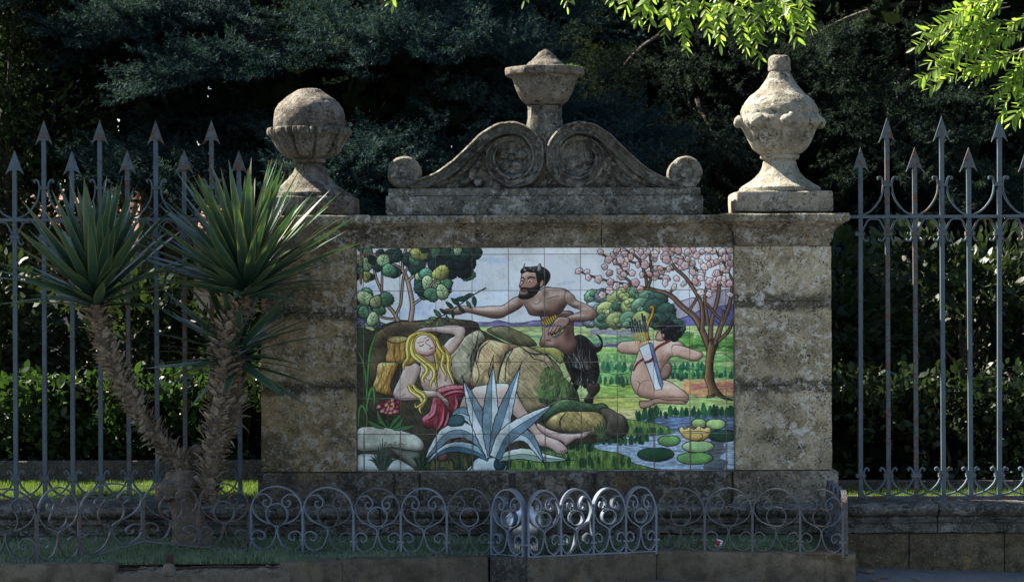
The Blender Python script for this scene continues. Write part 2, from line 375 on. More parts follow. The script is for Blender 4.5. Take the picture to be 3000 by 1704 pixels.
# ---------------------------------------------------------------- tile painting (flat print, painted by code)
MX0, MX1, MY0, MY1 = 33.0, 2370.0, 28.0, 1418.0     # painter's coordinates of the tiled panel
def paint_mural(K=0.62):
    import math
    rs = np.random.RandomState(7)
    W = int((MX1-MX0)*K); H = int((MY1-MY0)*K)
    C = np.zeros((H, W, 3), np.float32)
    def nz(h, w, cell, seed, ax=1.0):
        r = np.random.RandomState(seed)
        gh, gw = max(2, int(h/cell)+3), max(2, int(w/(cell*ax))+3)
        g = r.rand(gh, gw).astype(np.float32)
        y = np.linspace(0, gh-1.001, h); x = np.linspace(0, gw-1.001, w)
        yi = y.astype(int); xi = x.astype(int); fy = (y-yi)[:, None]; fx = (x-xi)[None]
        fy = fy*fy*(3-2*fy); fx = fx*fx*(3-2*fx)
        a = g[yi][:, xi]; b = g[yi][:, xi+1]; c = g[yi+1][:, xi]; d = g[yi+1][:, xi+1]
        return ((a*(1-fx)+b*fx)*(1-fy)+(c*(1-fx)+d*fx)*fy)
    NB = nz(H, W, 60, 1)*.5+nz(H, W, 22, 2)*.3+nz(H, W, 7, 3)*.2          # wash
    NS = nz(H, W, 5, 4, 6)*.6+nz(H, W, 3, 5, 3)*.4                       # horizontal strokes
    NV = nz(H, W, 16, 6, .22)*.6+nz(H, W, 8, 8, .3)*.4                   # upright strokes
    ND = np.zeros((H, W), np.float32)
    g = nz(H+W, W, 3, 9, 7)
    for x in range(W): ND[:, x] = g[(W-x)//1: (W-x)//1+H, x]             # slanting strokes
    ND = ND*.45+NB*.55
    def cr(P, n=7, closed=True):
        P = np.asarray(P, np.float64)
        if len(P) < 3: return P
        if closed: Q = np.vstack([P[-1], P, P[0], P[1]])
        else: Q = np.vstack([2*P[0]-P[1], P, 2*P[-1]-P[-2]])
        t = np.linspace(0, 1, n, endpoint=False)[:, None]
        out = []
        for i in range(1, len(Q)-2):
            a, b, c, d = Q[i-1], Q[i], Q[i+1], Q[i+2]
            out.append(.5*((2*b)+(c-a)*t+(2*a-5*b+4*c-d)*t*t+(3*b-a-3*c+d)*t**3))
        out = np.vstack(out)
        return out if closed else np.vstack([out, P[-1:]])
    SS = 3
    def mask(P):
        p = (np.asarray(P, np.float64)[:, :2]-[MX0, MY0])*K
        x0 = int(max(0, np.floor(p[:, 0].min())-2)); x1 = int(min(W, np.ceil(p[:, 0].max())+3))
        y0 = int(max(0, np.floor(p[:, 1].min())-2)); y1 = int(min(H, np.ceil(p[:, 1].max())+3))
        if x1 <= x0 or y1 <= y0: return None
        w = x1-x0; h = y1-y0
        acc = np.zeros((h*SS, w+2), np.float32)
        a = p; b = np.roll(p, -1, 0)
        ys = (np.arange(h*SS)+.5)/SS+y0
        for (ax, ay), (bx, by) in zip(a, b):
            if ay == by: continue
            s = 1.0 if by > ay else -1.0
            lo, hi = min(ay, by), max(ay, by)
            i0 = max(0, int(np.ceil((lo-y0)*SS-.5))); i1 = min(h*SS, int(np.ceil((hi-y0)*SS-.5)))
            if i1 <= i0: continue
            yy = ys[i0:i1]
            xx = np.clip(ax+(bx-ax)*(yy-ay)/(by-ay)-x0, 0, w-.001)
            xi = xx.astype(int); f = xx-xi; r = np.arange(i0, i1)
            acc[r, xi] += s*(1-f); acc[r, xi+1] += s*f
        cov = np.clip(np.abs(np.cumsum(acc, 1)[:, :w]), 0, 1)
        cov = cov.reshape(h, SS, w).mean(1)
        return (y0, y1, x0, x1, cov)
    def blur(m, r):
        r = max(1, int(r))
        for _ in range(2):
            for ax in (0, 1):
                pad = [(0, 0), (0, 0)]; pad[ax] = (r+1, r)
                c = np.cumsum(np.pad(m, pad), ax)
                n = m.shape[ax]
                m = (np.take(c, np.arange(2*r+1, 2*r+1+n), ax)-np.take(c, np.arange(0, n), ax))/(2*r+1)
        return m
    def put(m, col, al=1.0):
        y0, y1, x0, x1, c = m
        c = (c*al)[..., None]
        C[y0:y1, x0:x1] = C[y0:y1, x0:x1]*(1-c)+np.asarray(col, np.float32)*c
    def stroke(P, col=(18, 20, 24), w=5, sm=True, taper=0, al=1.0, n=6):
        P = np.asarray(P, np.float64)
        ws = P[:, 2] if P.shape[1] > 2 else np.full(len(P), float(w))
        Q = np.column_stack([P[:, :2], ws])
        if sm and len(Q) > 2: Q = cr(Q, n, False)
        if taper:
            t = np.linspace(0, 1, len(Q))
            if taper == 1: Q[:, 2] *= (1-t)*.9+.1
            else: Q[:, 2] *= np.sin(np.pi*np.clip(t, .03, .97))**.7
        d = np.gradient(Q[:, :2], axis=0); L = np.hypot(d[:, 0], d[:, 1])+1e-9
        nrm = np.column_stack([-d[:, 1]/L, d[:, 0]/L])*(Q[:, 2:3]/2)
        poly = np.vstack([Q[:, :2]+nrm, (Q[:, :2]-nrm)[::-1]])
        m = mask(poly)
        if m: put(m, col, al)
        return poly
    INK = (26, 28, 33)
    def fill(P, col, sh=None, hi=None, rad=16, sm=True, ol=INK, lw=3.6, tex=0, tx='B', light=(-.4, -.7), n=7):
        Q = cr(P, n) if sm else np.asarray(P, np.float64)
        m = mask(Q)
        if not m: return None
        y0, y1, x0, x1, c = m
        col = np.asarray(col, np.float32)
        img = np.broadcast_to(col, c.shape+(3,)).copy()
        if sh is not None or hi is not None:
            R = max(2, rad*K); pd = int(2*R+3)
            b = blur(np.pad(c, pd), R)
            gy, gx = np.gradient(b)
            b = b[pd:-pd, pd:-pd]; gx = gx[pd:-pd, pd:-pd]; gy = gy[pd:-pd, pd:-pd]
            lit = np.clip((gx*-light[0]+gy*-light[1])*R*1.9, -1, 1)
            e = np.clip((b-.5)*2, 0, 1)
            if sh is not None:
                k = np.clip((1-e)*.55+np.clip(-lit, 0, 1)*.9, 0, 1)[..., None]
                img = img*(1-k)+np.asarray(sh, np.float32)*k
            if hi is not None:
                k = np.clip(lit*1.5, 0, .95)[..., None]*np.clip(e*4+.35, 0, 1)[..., None]
                img = img*(1-k)+np.asarray(hi, np.float32)*k
        if tex:
            N = {'B': NB, 'S': NS, 'V': NV, 'D': ND}[tx][y0:y1, x0:x1]
            img = img*(1+((N-.5)*2*tex))[..., None]
        cc = c[..., None]
        C[y0:y1, x0:x1] = C[y0:y1, x0:x1]*(1-cc)+img*cc
        if ol is not None: stroke(np.vstack([Q, Q[:2]]), ol, lw, sm=False)
        return m
    def blob(m, x, y, rx, ry, col, al):
        y0, y1, x0, x1, c = m
        yy, xx = np.mgrid[y0:y1, x0:x1]
        d = ((xx/K+MX0-x)/rx)**2+((yy/K+MY0-y)/ry)**2
        k = (np.exp(-d*1.6)*al*c)[..., None]
        C[y0:y1, x0:x1] = C[y0:y1, x0:x1]*(1-k)+np.asarray(col, np.float32)*k
    def band(y0, y1, c0, c1=None, x0=MX0, x1=MX1, tex=.2, tx='S', amp=8, seed=0):
        xs = np.linspace(x0, x1, 26); r = np.random.RandomState(seed+50)
        top = np.column_stack([xs, y0+r.randn(26)*amp]); bot = np.column_stack([xs[::-1], y1+r.randn(26)*amp])
        fill(np.vstack([top, bot]), c0, None, None, sm=False, ol=None, tex=tex, tx=tx)
    def tufts(x0, x1, y, h, n, cols, seed, lean=0):
        r = np.random.RandomState(seed)
        for i in range(n):
            x = r.uniform(x0, x1); hh = h*r.uniform(.6, 1.2); yy = y+r.randn()*h*.15
            w = hh*r.uniform(.3, .5); c = cols[r.randint(len(cols))]
            fill([(x-w*.5, yy), (x-w*.55, yy-hh*.6), (x+lean, yy-hh), (x+w*.5, yy-hh*.55), (x+w*.45, yy)], c, ol=None, tex=.25, tx='V', n=4)
    # ---- sky
    yy = np.linspace(0, 1, H)[:, None]; xx = np.linspace(0, 1, W)[None]
    base = np.array([212, 218, 222], np.float32)
    C[:] = base
    k = np.clip((NB-.45)*2.2, 0, 1)*np.clip(1.25-1.6*np.abs(xx-.12)/.5, .12, 1)+.12
    k = np.clip(k*.8+np.clip(.25-np.abs(yy-.28)*1.2, 0, 1)*.7*(NS), 0, .8)[..., None]
    C[:] = C*(1-k)+np.array([138, 164, 208], np.float32)*k
    for (x, y, w) in ((880, 105, 170), (900, 120, 120), (840, 95, 90), (1900, 330, 260), (1330, 250, 120), (1960, 345, 160), (650, 330, 200), (600, 420, 200)):
        stroke([(x-w/2, y+8, 6), (x, y, 26), (x+w/2, y-8, 6)], (128, 160, 205), al=.22)
    # ---- mountains and meadow
    fill([(33, 452), (100, 456), (160, 480), (215, 503), (300, 500), (340, 560), (33, 560)], (108, 106, 150), tex=.25, sm=False)
    fill([(760, 492), (860, 494), (905, 480), (990, 500), (1060, 498), (1130, 484), (1200, 480), (1420, 478), (1560, 505), (1660, 520), (760, 530)], (120, 116, 165), tex=.3, tx='S', sm=False)
    fill([(1960, 392), (2060, 360), (2110, 345), (2160, 345), (2215, 340), (2245, 303), (2300, 296), (2375, 288), (2375, 540), (1960, 540)], (158, 152, 172), tex=.18, sm=False)
    fill([(2025, 478), (2110, 450), (2180, 412), (2205, 408), (2225, 412), (2290, 398), (2375, 384), (2375, 545), (2040, 530)], (98, 98, 152), tex=.35, tx='D', sm=False)
    band(518, 1120, (168, 188, 132), tex=.24, tx='S', amp=1)
    for i, (y0, y1, c, xa, xb) in enumerate((
        (540, 575, (150, 150, 170), 1480, 1760), (570, 600, (120, 160, 120), 800, 1180), (585, 640, (120, 165, 125), 1430, 1800),
        (630, 655, (120, 100, 140), 1520, 1720), (560, 610, (90, 140, 80), 2030, 2120), (590, 680, (110, 165, 85), 1900, 2370), (650, 700, (150, 190, 110), 1500, 1760),
        (640, 660, (70, 110, 60), 1960, 2370), (700, 750, (130, 180, 110), 1500, 2370), (770, 850, (120, 175, 105), 1480, 2370),
        (860, 960, (205, 160, 110), 2050, 2370), (880, 920, (190, 130, 115), 2100, 2370), (850, 960, (150, 185, 95), 1480, 1760),
        (960, 1040, (180, 190, 105), 1450, 1900), (965, 1060, (165, 190, 120), 1860, 2370), (1040, 1150, (195, 185, 130), 1640, 1800))):
        band(y0, y1, c, x0=xa, x1=xb, tex=.25, tx='S', amp=6, seed=i)
    tufts(1500, 2200, 800, 50, 60, [(60, 130, 90), (80, 150, 100), (45, 105, 80)], 3)
    tufts(1480, 1760, 880, 52, 26, [(60, 110, 75), (110, 165, 95), (50, 95, 70)], 4)
    tufts(1950, 2360, 845, 40, 40, [(45, 100, 80), (70, 125, 75), (35, 85, 75)], 5)
    tufts(1530, 1760, 730, 40, 22, [(140, 185, 120), (110, 165, 110)], 6)
    for pts in ([(1480, 815), (1560, 805), (1640, 822), (1720, 812)], [(1560, 885), (1640, 893), (1730, 882)], [(1960, 790), (2060, 785), (2140, 795)],
                [(1960, 845), (2080, 848), (2190, 846)], [(2230, 700), (2300, 690), (2370, 740)], [(1510, 655), (1620, 640), (1720, 660)]):
        stroke(pts, (30, 55, 50), 3.5)
    # ---- round bush trees
    def puff(x, y, r, c, seed):
        rr = np.random.RandomState(seed); n = 11; a = np.linspace(0, 2*np.pi, n*5, endpoint=False)
        rad = r*(.94+.11*np.abs(np.sin(a*n/2+rr.rand()*3)))
        fill(np.column_stack([x+np.cos(a)*rad*1.05, y+np.sin(a)*rad*.92]), c, tuple(v*.5 for v in c), tuple(min(255, v*1.28) for v in c), rad=r*.4, sm=False, ol=(40, 58, 58), lw=2.6, tex=.3)
    pf = [(1500, 340, 55, 0), (1560, 330, 50, 3), (1640, 350, 60, 1), (1700, 320, 55, 1), (1770, 310, 50, 0), (1840, 330, 60, 0), (1900, 350, 60, 2), (1500, 420, 60, 3),
          (1580, 420, 60, 1), (1660, 420, 60, 0), (1730, 400, 60, 1), (1800, 400, 65, 0), (1880, 410, 70, 2), (1950, 430, 60, 2), (1480, 480, 55, 3), (1560, 490, 55, 0),
          (1640, 485, 60, 1), (1720, 480, 60, 0), (1800, 480, 60, 1), (1960, 490, 60, 2), (2010, 520, 50, 2), (2030, 535, 40, 2), (1900, 490, 60, 2)]
    pc = [(104, 144, 118), (152, 164, 108), (64, 98, 90), (128, 142, 150)]
    for i, (x, y, r, c) in enumerate(pf):
        puff(x, y, r, pc[c], 100+i)
        rr = np.random.RandomState(900+i)
        for j in range(4):
            k = rr.uniform(.8, 1.15); puff(x+rr.uniform(-.5, .5)*r, y+rr.uniform(-.5, .6)*r, r*rr.uniform(.3, .45), tuple(v*k for v in pc[c]), 1000+i*5+j)
    # ---- blossom tree on the right
    BR = (104, 82, 66); BI = (28, 26, 30)
    def limb(P, c=BR, o=BI):
        P = np.asarray(P, float); Q = P.copy(); Q[:, 2] += 9
        stroke(Q, o); stroke(P, c)
        R = P.copy(); R[:, 0] -= P[:, 2]*.18; R[:, 2] *= .35
        stroke(R, tuple(min(255, v*1.45) for v in c), al=.7)
    limb([(2230, 690, 44), (2190, 590, 34), (2130, 470, 30), (2050, 400, 26), (1970, 325, 22), (1860, 292, 14), (1760, 268, 10), (1690, 210, 8)])
    limb([(2170, 560, 26), (2175, 460, 22), (2160, 360, 18), (2080, 230, 15), (2000, 150, 12), (1960, 60, 9)])
    limb([(2225, 640, 30), (2230, 500, 20), (2270, 350, 17), (2290, 200, 13), (2330, 60, 10)])
    limb([(2250, 650, 30), (2290, 520, 24), (2340, 400, 18), (2365, 250, 12)])
    limb([(2265, 620, 18), (2330, 560, 14), (2370, 480, 10)])
    limb([(2210, 520, 16), (2190, 350, 12), (2200, 240, 10), (2120, 150, 8)])
    limb([(1835, 285, 14), (1820, 200, 11), (1780, 100, 9), (1690, 40, 6)])
    limb([(1835, 285, 12), (1860, 200, 9), (1850, 60, 6)])
    limb([(1970, 325, 10), (2000, 270, 7)]); limb([(2090, 430, 12), (2140, 350, 9), (2160, 300, 7)])
    limb([(1760, 268, 8), (1600, 240, 6), (1480, 205, 6), (1410, 175, 5)]); limb([(1720, 200, 6), (1640, 120, 5), (1550, 70, 4)])
    limb([(2000, 170, 7), (1850, 150, 6), (1700, 110, 5)]); limb([(1980, 230, 7), (1880, 220, 5), (1800, 210, 5)])
    limb([(2370, 250, 8), (2300, 120, 7), (2250, 40, 5)]); limb([(2200, 380, 9), (2290, 480, 8), (2310, 420, 6)])
    def bloom(x, y, r, seed):
        rr = np.random.RandomState(seed); a = np.linspace(0, 2*np.pi, 30, endpoint=False)
        sq = rr.uniform(.62, 1.0); th = rr.rand()*3
        rad = r*(.86+.34*np.abs(np.sin(a*2.5+rr.rand()*3))**.7)
        X = np.cos(a)*rad; Y = np.sin(a)*rad*sq
        c = [(216, 184, 192), (208, 170, 182), (224, 198, 204), (198, 150, 162)][rr.randint(4)]
        fill(np.column_stack([x+X*np.cos(th)-Y*np.sin(th), y+X*np.sin(th)+Y*np.cos(th)]), c, tuple(v*.78 for v in c), (236, 212, 218), rad=9, sm=False, lw=3.2, ol=(42, 34, 42), tex=.15)
        stroke([(x-4, y-2, 5), (x+2, y+1, 9), (x+6, y+3, 4)], (196, 148, 70))
    bl = [(1545, 58), (1620, 80), (1595, 105), (1570, 150), (1600, 190), (1410, 175), (1460, 180), (1468, 215), (1533, 228), (1640, 120), (1700, 110), (1690, 60), (1640, 60),
          (1740, 60), (1700, 150), (1665, 180), (1605, 245), (1640, 270), (1700, 270), (1555, 325), (1600, 300), (1740, 190), (1675, 215), (1760, 250), (1800, 200), (1790, 290),
          (1830, 60), (1810, 90), (1875, 100), (1890, 45), (1935, 95), (1985, 62), (1820, 140), (1880, 165), (1975, 120), (2030, 100), (1880, 220), (1950, 225), (1945, 250),
          (2015, 225), (1890, 160), (2050, 155), (2060, 258), (2000, 278), (2085, 60), (2120, 70), (2110, 130), (2115, 185), (2075, 105), (2175, 60), (2140, 80), (2165, 120),
          (2175, 185), (2140, 250), (2210, 95), (2210, 270), (2165, 310), (2215, 325), (2240, 55), (2300, 60), (2290, 105), (2255, 195), (2300, 160), (2335, 165), (2275, 245),
          (2320, 215), (2340, 90), (2345, 325), (2350, 50), (2030, 60), (2240, 130), (1950, 40), (1770, 40), (2000, 40), (2120, 40), (2200, 230), (2250, 290)]
    rb = np.random.RandomState(8)
    bl += [(rb.uniform(1640, 2360), rb.uniform(35, 200)) for _ in range(34)]+[(rb.uniform(2080, 2360), rb.uniform(150, 300)) for _ in range(12)]
    for i, (x, y) in enumerate(bl): bloom(x, y, 19+2.5*(i % 3), 300+i)
    fill([(2225, 600), (2205, 660), (2195, 740), (2190, 800), (2185, 850), (2205, 900), (2210, 945), (2195, 968), (2240, 965), (2260, 955), (2300, 975), (2365, 985), (2300, 950), (2262, 900), (2245, 850), (2240, 790), (2245, 720), (2262, 660), (2270, 610), (2248, 640)], (112, 86, 60), (45, 34, 30), (160, 130, 90), rad=14, light=(-.9, -.1))
    # ---- pond, bank and lilies
    fill([(1760, 1098), (1860, 1085), (2000, 1082), (2200, 1084), (2375, 1080), (2375, 1425), (1560, 1425), (1500, 1290), (1480, 1262), (1620, 1235), (1800, 1215), (1840, 1190), (1780, 1120)], (150, 172, 196), tex=.3, tx='S', sm=False)
    m = fill([(1800, 1088), (2375, 1082), (2375, 1190), (1990, 1180), (1840, 1120)], (98, 122, 158), sm=False, ol=None, tex=.45, tx='S')
    for i in range(60):
        x = rs.uniform(1520, 2350); y = rs.uniform(1090, 1400); w = rs.uniform(40, 160)
        stroke([(x, y, 2), (x+w/2, y+1, 4), (x+w, y, 2)], (62, 80, 110), al=.55)
    fill([(2240, 1200), (2330, 1210), (2300, 1260), (2320, 1300), (2280, 1340), (2330, 1370), (2290, 1418), (2180, 1418), (2200, 1330)], (96, 104, 116), tex=.3, tx='S', ol=None)
    tufts(1860, 2370, 1080, 56, 44, [(38, 88, 66), (50, 105, 72), (30, 72, 62)], 11)
    tufts(1760, 1900, 1105, 60, 14, [(35, 82, 62), (45, 96, 66)], 12)
    fill([(1640, 1100), (1780, 1110), (1900, 1130), (1980, 1165), (1985, 1190), (1800, 1205), (1700, 1210), (1640, 1180)], (110, 145, 80), tex=.3, tx='V', ol=(30, 60, 50))
    tufts(1720, 1980, 1192, 40, 26, [(40, 90, 62), (55, 110, 70)], 13)
    tufts(1420, 1830, 1245, 52, 46, [(38, 78, 58), (52, 100, 66), (28, 62, 50)], 14)
    def pad(x, y, rx, ry, c):
        a = np.linspace(0, 2*np.pi, 40, endpoint=False)
        rr = 1-.16*np.exp(-((a-1.5*np.pi)/.22)**2)
        fill(np.column_stack([x+np.cos(a)*rx*rr, y+np.sin(a)*ry*rr]), c, tuple(v*.72 for v in c), tuple(min(255, v*1.15) for v in c), rad=16, sm=False, lw=4.5, tex=.12)
    pad(2150, 1128, 46, 32, (150, 185, 120)); pad(2255, 1132, 62, 34, (156, 192, 124)); pad(2300, 1205, 92, 40, (30, 76, 62)); pad(1965, 1235, 70, 34, (112, 158, 96))
    pad(2145, 1272, 100, 38, (158, 196, 140)); pad(2125, 1345, 112, 40, (110, 160, 92)); pad(1882, 1320, 114, 44, (32, 88, 62))
    fill([(2028, 1158), (2050, 1145), (2060, 1165), (2090, 1150), (2120, 1165), (2150, 1142), (2180, 1160), (2205, 1150), (2225, 1162), (2215, 1205), (2185, 1230), (2130, 1236), (2075, 1225), (2040, 1195)], (216, 190, 112), (150, 112, 52), (240, 226, 170), rad=14)
    stroke([(2050, 1180), (2130, 1175), (2210, 1182)], INK, 4); stroke([(2160, 1190), (2175, 1210), (2150, 1234)], INK, 3.5)
    for x in (2080, 2110, 2135, 2160, 2185): stroke([(x, 1165), (x+rs.randn()*5, 1128)], (150, 90, 60), 3.5, sm=False)
    # ---- lower green bank, centre
    fill([(940, 1330), (1100, 1290), (1250, 1260), (1400, 1240), (1480, 1262), (1530, 1290), (1640, 1310), (1720, 1340), (1740, 1372), (1860, 1405), (1880, 1425), (900, 1425)], (92, 124, 66), tex=.4, tx='V', ol=(26, 52, 40))
    tufts(960, 1740, 1400, 60, 60, [(52, 92, 50), (110, 138, 64), (40, 76, 50), (84, 118, 56)], 15)
    tufts(1060, 1500, 1290, 60, 40, [(30, 66, 46), (44, 86, 54), (24, 54, 42)], 16)
    # ---- big dark foundation of the rock mass, left
    fill([(33, 505), (130, 545), (200, 505), (290, 476), (400, 482), (470, 476), (530, 461), (660, 475), (745, 482), (778, 495), (800, 540), (1100, 700), (1390, 900), (1420, 1010), (1560, 1010), (1700, 1120), (1700, 1200), (1480, 1250), (1300, 1260), (900, 1340), (600, 1425), (33, 1425)], (60, 60, 48), tex=.5, tx='D', sm=False)
    # ---- left tree
    LB = (138, 122, 108)
    def sc(P, f=.5073): return [(x*f, y*f+1, w*f*.62) for (x, y, w) in P]
    for P in ([(720, 960, 76), (745, 760, 70), (710, 550, 64), (685, 450, 60), (620, 320, 48), (480, 230, 36), (370, 70, 26)], [(690, 460, 40), (790, 360, 34), (860, 260, 30), (920, 170, 26), (970, 60, 22)],
              [(625, 320, 34), (630, 200, 30), (670, 60, 26)], [(850, 285, 22), (960, 220, 18), (1090, 140, 14)], [(755, 745, 32), (870, 660, 28), (960, 530, 26), (1040, 420, 18)],
              [(570, 950, 64), (520, 850, 50), (420, 720, 44), (370, 580, 36), (310, 440, 30), (270, 270, 24)], [(372, 580, 24), (375, 440, 22), (380, 290, 18)],
              [(545, 870, 34), (600, 740, 32), (620, 560, 30), (640, 400, 26), (700, 270, 18)], [(200, 800, 16), (330, 880, 22), (420, 915, 24), (545, 925, 24)]): limb(sc(P), LB)
    def leaf(x, y, r, c, seed):
        rr = np.random.RandomState(seed); x *= .5073; y = y*.5073+1; r *= .5073; n = 13
        a = np.linspace(0, 2*np.pi, n*5, endpoint=False); rad = r*(.95+.13*np.abs(np.sin(a*n/2))**.8)*(1+.10*np.sin(a*2+rr.rand()*6)+.06*np.sin(a*3+rr.rand()*6))
        st = rr.uniform(.85, 1.08)
        fill(np.column_stack([x+np.cos(a)*rad*st, y+np.sin(a)*rad/st]), c, tuple(v*.58 for v in c), tuple(min(255, v*1.3) for v in c), rad=r*.42, sm=False, lw=4.2, ol=(18, 26, 28), tex=.28)
        th = rr.uniform(-2.2, -.9); dx, dy = np.cos(th), np.sin(th)
        stroke([(x-dx*r*.8, y-dy*r*.8), (x, y), (x+dx*r*.75, y+dy*r*.75)], (24, 38, 36), 2.6)
        for s in (-1, 1):
            for t in (-.3, .2): stroke([(x+dx*r*t, y+dy*r*t), (x+dx*r*(t+.35)-dy*s*r*.5, y+dy*r*(t+.35)+dx*s*r*.5)], (24, 38, 36), 2.2)
    PL = {'L': (152, 178, 136), 'M': (84, 132, 104), 'D': (42, 78, 74), 'V': (27, 46, 52), 'Y': (176, 182, 104), 'O': (128, 134, 96), 'T': (86, 138, 116)}
    lv = [(90, 230, 62, 'L'), (30, 300, 60, 'M'), (110, 350, 72, 'M'), (40, 400, 50, 'D'), (190, 400, 52, 'Y'), (195, 250, 66, 'L'), (200, 85, 64, 'M'), (265, 205, 52, 'V'), (350, 120, 44, 'D'), (330, 285, 50, 'D'), (460, 190, 50, 'D'), (392, 205, 72, 'L'),
          (540, 345, 60, 'D'), (465, 330, 78, 'M'), (560, 150, 66, 'D'), (1120, 215, 120, 'V'), (1000, 270, 64, 'V'), (1200, 280, 74, 'V'), (1230, 375, 54, 'V'), (690, 190, 66, 'D'), (800, 255, 100, 'D'), (785, 192, 76, 'M'), (835, 100, 98, 'Y'), (1160, 110, 76, 'D'),
          (1030, 100, 64, 'M'), (1530, 120, 64, 'D'), (1460, 245, 62, 'V'), (1370, 335, 88, 'V'), (1330, 255, 78, 'V'), (1330, 135, 102, 'D'), (1300, 70, 62, 'L'), (900, 60, 50, 'D'), (1440, 70, 60, 'D'),
          (830, 420, 54, 'L'), (920, 375, 74, 'T'), (1120, 425, 74, 'M'), (830, 505, 54, 'D'), (1140, 505, 78, 'M'), (1030, 480, 60, 'L'), (850, 555, 76, 'D'), (925, 480, 70, 'L'), (1095, 360, 88, 'Y'), (975, 625, 78, 'M'), (1110, 595, 76, 'L'),
          (110, 770, 84, 'M'), (150, 845, 68, 'M'), (340, 812, 62, 'M'), (430, 682, 78, 'M'), (60, 690, 60, 'D'), (165, 665, 84, 'L'), (300, 715, 68, 'O'), (260, 925, 72, 'L')]
    rl = np.random.RandomState(31)
    for i, (x, y, r, c) in enumerate(lv):      # darker leaves tucked behind each cluster
        if i % 5: leaf(x+rl.uniform(-70, 70), max(40, y+rl.uniform(-60, 60)), r*rl.uniform(.8, 1.1), PL['DVM'[rl.randint(3)]], 800+i)
    for i, (x, y, r, c) in enumerate(lv): leaf(x, y, r*1.1, PL[c], 500+i)
    limb(sc([(960, 530, 24), (1040, 430, 16)]), LB)
    # ---- rocks
    RI = (26, 27, 24)
    fill([(100, 760), (110, 660), (150, 560), (230, 510), (310, 486), (420, 488), (520, 466), (600, 466), (700, 482), (772, 494), (790, 520), (760, 540), (700, 520), (560, 560), (470, 640), (360, 700), (220, 720), (150, 900)], (92, 80, 62), (44, 40, 34), (128, 116, 88), rad=26, tex=.45, tx='D', ol=RI)
    fill([(840, 545), (900, 520), (945, 515), (1010, 538), (1080, 572), (1125, 605), (1145, 640), (1060, 640), (960, 610)], (110, 108, 80), (58, 62, 48), (150, 144, 108), rad=20, tex=.4, tx='D', ol=RI)
    fill([(600, 700), (660, 620), (720, 570), (790, 540), (830, 600), (780, 650), (760, 740), (740, 880), (640, 850)], (160, 158, 136), (82, 80, 68), (200, 196, 176), rad=28, tex=.35, tx='D', ol=RI)
    fill([(760, 740), (790, 650), (850, 600), (940, 620), (1030, 640), (960, 680), (930, 760), (900, 900), (740, 890)], (178, 156, 118), (92, 76, 58), (212, 194, 156), rad=34, tex=.4, tx='D', ol=RI)
    fill([(930, 760), (960, 690), (1030, 642), (1110, 650), (1200, 690), (1260, 740), (1300, 800), (1330, 880), (1380, 940), (1280, 990), (1100, 1080), (1000, 980), (900, 900)], (142, 130, 100), (66, 62, 50), (188, 174, 138), rad=40, tex=.45, tx='D', ol=RI)
    fill([(1120, 655), (1200, 648), (1265, 652), (1310, 682), (1330, 720), (1290, 750), (1230, 700), (1160, 680)], (150, 150, 82), (86, 92, 56), (184, 182, 112), rad=16, tex=.35, tx='D', ol=RI)
    fill([(1180, 800), (1240, 770), (1300, 820), (1390, 930), (1320, 1000), (1180, 1000), (1150, 930)], (84, 108, 66), (40, 58, 44), (120, 142, 84), rad=30, tex=.4, tx='V', ol=None)
    for P in ([(800, 620), (770, 720), (790, 820), (760, 900)], [(1000, 660), (960, 740), (950, 860)], [(1100, 690), (1130, 720), (1190, 740), (1230, 790)], [(880, 700), (850, 800), (860, 880)]): stroke(P, RI, 6)
    tufts(1150, 1330, 960, 56, 16, [(70, 104, 62), (96, 128, 74), (50, 80, 54)], 21)
    m = mask([(1195, 1010), (1300, 970), (1390, 985), (1480, 1000), (1560, 1005), (1620, 1060), (1690, 1090), (1710, 1160), (1690, 1210), (1600, 1215), (1400, 1190), (1200, 1140)])
    fill([(1150, 1060), (1230, 1000), (1330, 972), (1420, 990), (1500, 1004), (1555, 1000), (1590, 1030), (1550, 1060), (1420, 1060), (1280, 1060), (1180, 1120)], (70, 98, 70), (34, 52, 44), (104, 132, 92), rad=22, tex=.4, tx='D', ol=RI)
    fill([(1240, 1080), (1310, 1050), (1420, 1050), (1520, 1055), (1570, 1090), (1580, 1160), (1540, 1205), (1400, 1190), (1260, 1170), (1200, 1130)], (140, 128, 84), (58, 56, 42), (196, 176, 116), rad=34, tex=.5, tx='D', ol=RI)
    fill([(1530, 1040), (1590, 1030), (1640, 1060), (1690, 1085), (1715, 1150), (1690, 1205), (1610, 1215), (1570, 1180), (1580, 1110)], (84, 80, 70), (36, 38, 36), (124, 114, 98), rad=24, tex=.4, ol=RI)
    rk = mask([(100, 500), (800, 500), (1390, 700), (1400, 1010), (1710, 1100), (1700, 1210), (1200, 1180), (640, 880), (100, 900)])
    rr_ = np.random.RandomState(77)
    for i in range(46):
        x = rr_.uniform(180, 1380); y = 520+(x-180)*.22+rr_.uniform(0, 330)
        if y > 1000 or (x > 1150 and y < 700): continue
        w = rr_.uniform(20, 60); a = rr_.uniform(-1.4, -.5); c = [(186, 170, 128), (44, 44, 36), (150, 136, 92), (60, 62, 44), (196, 186, 156), (110, 92, 74)][rr_.randint(6)]
        stroke([(x-math.cos(a)*w, y-math.sin(a)*w, 4), (x, y, w*.42), (x+math.cos(a)*w, y+math.sin(a)*w, 3)], c, al=.34)
    for P in ([(790, 540), (770, 640), (740, 720), (745, 860)], [(860, 605), (800, 660), (780, 740)], [(960, 690), (920, 780), (905, 890)], [(1040, 645), (1120, 690), (1210, 700), (1260, 780)], [(1300, 690), (1340, 790), (1390, 900)], [(560, 560), (480, 640), (400, 700)], [(1230, 1010), (1180, 1080), (1200, 1140)], [(1330, 1050), (1290, 1110), (1300, 1170)]):
        stroke(P, (30, 30, 26), 11, taper=2, al=.75)
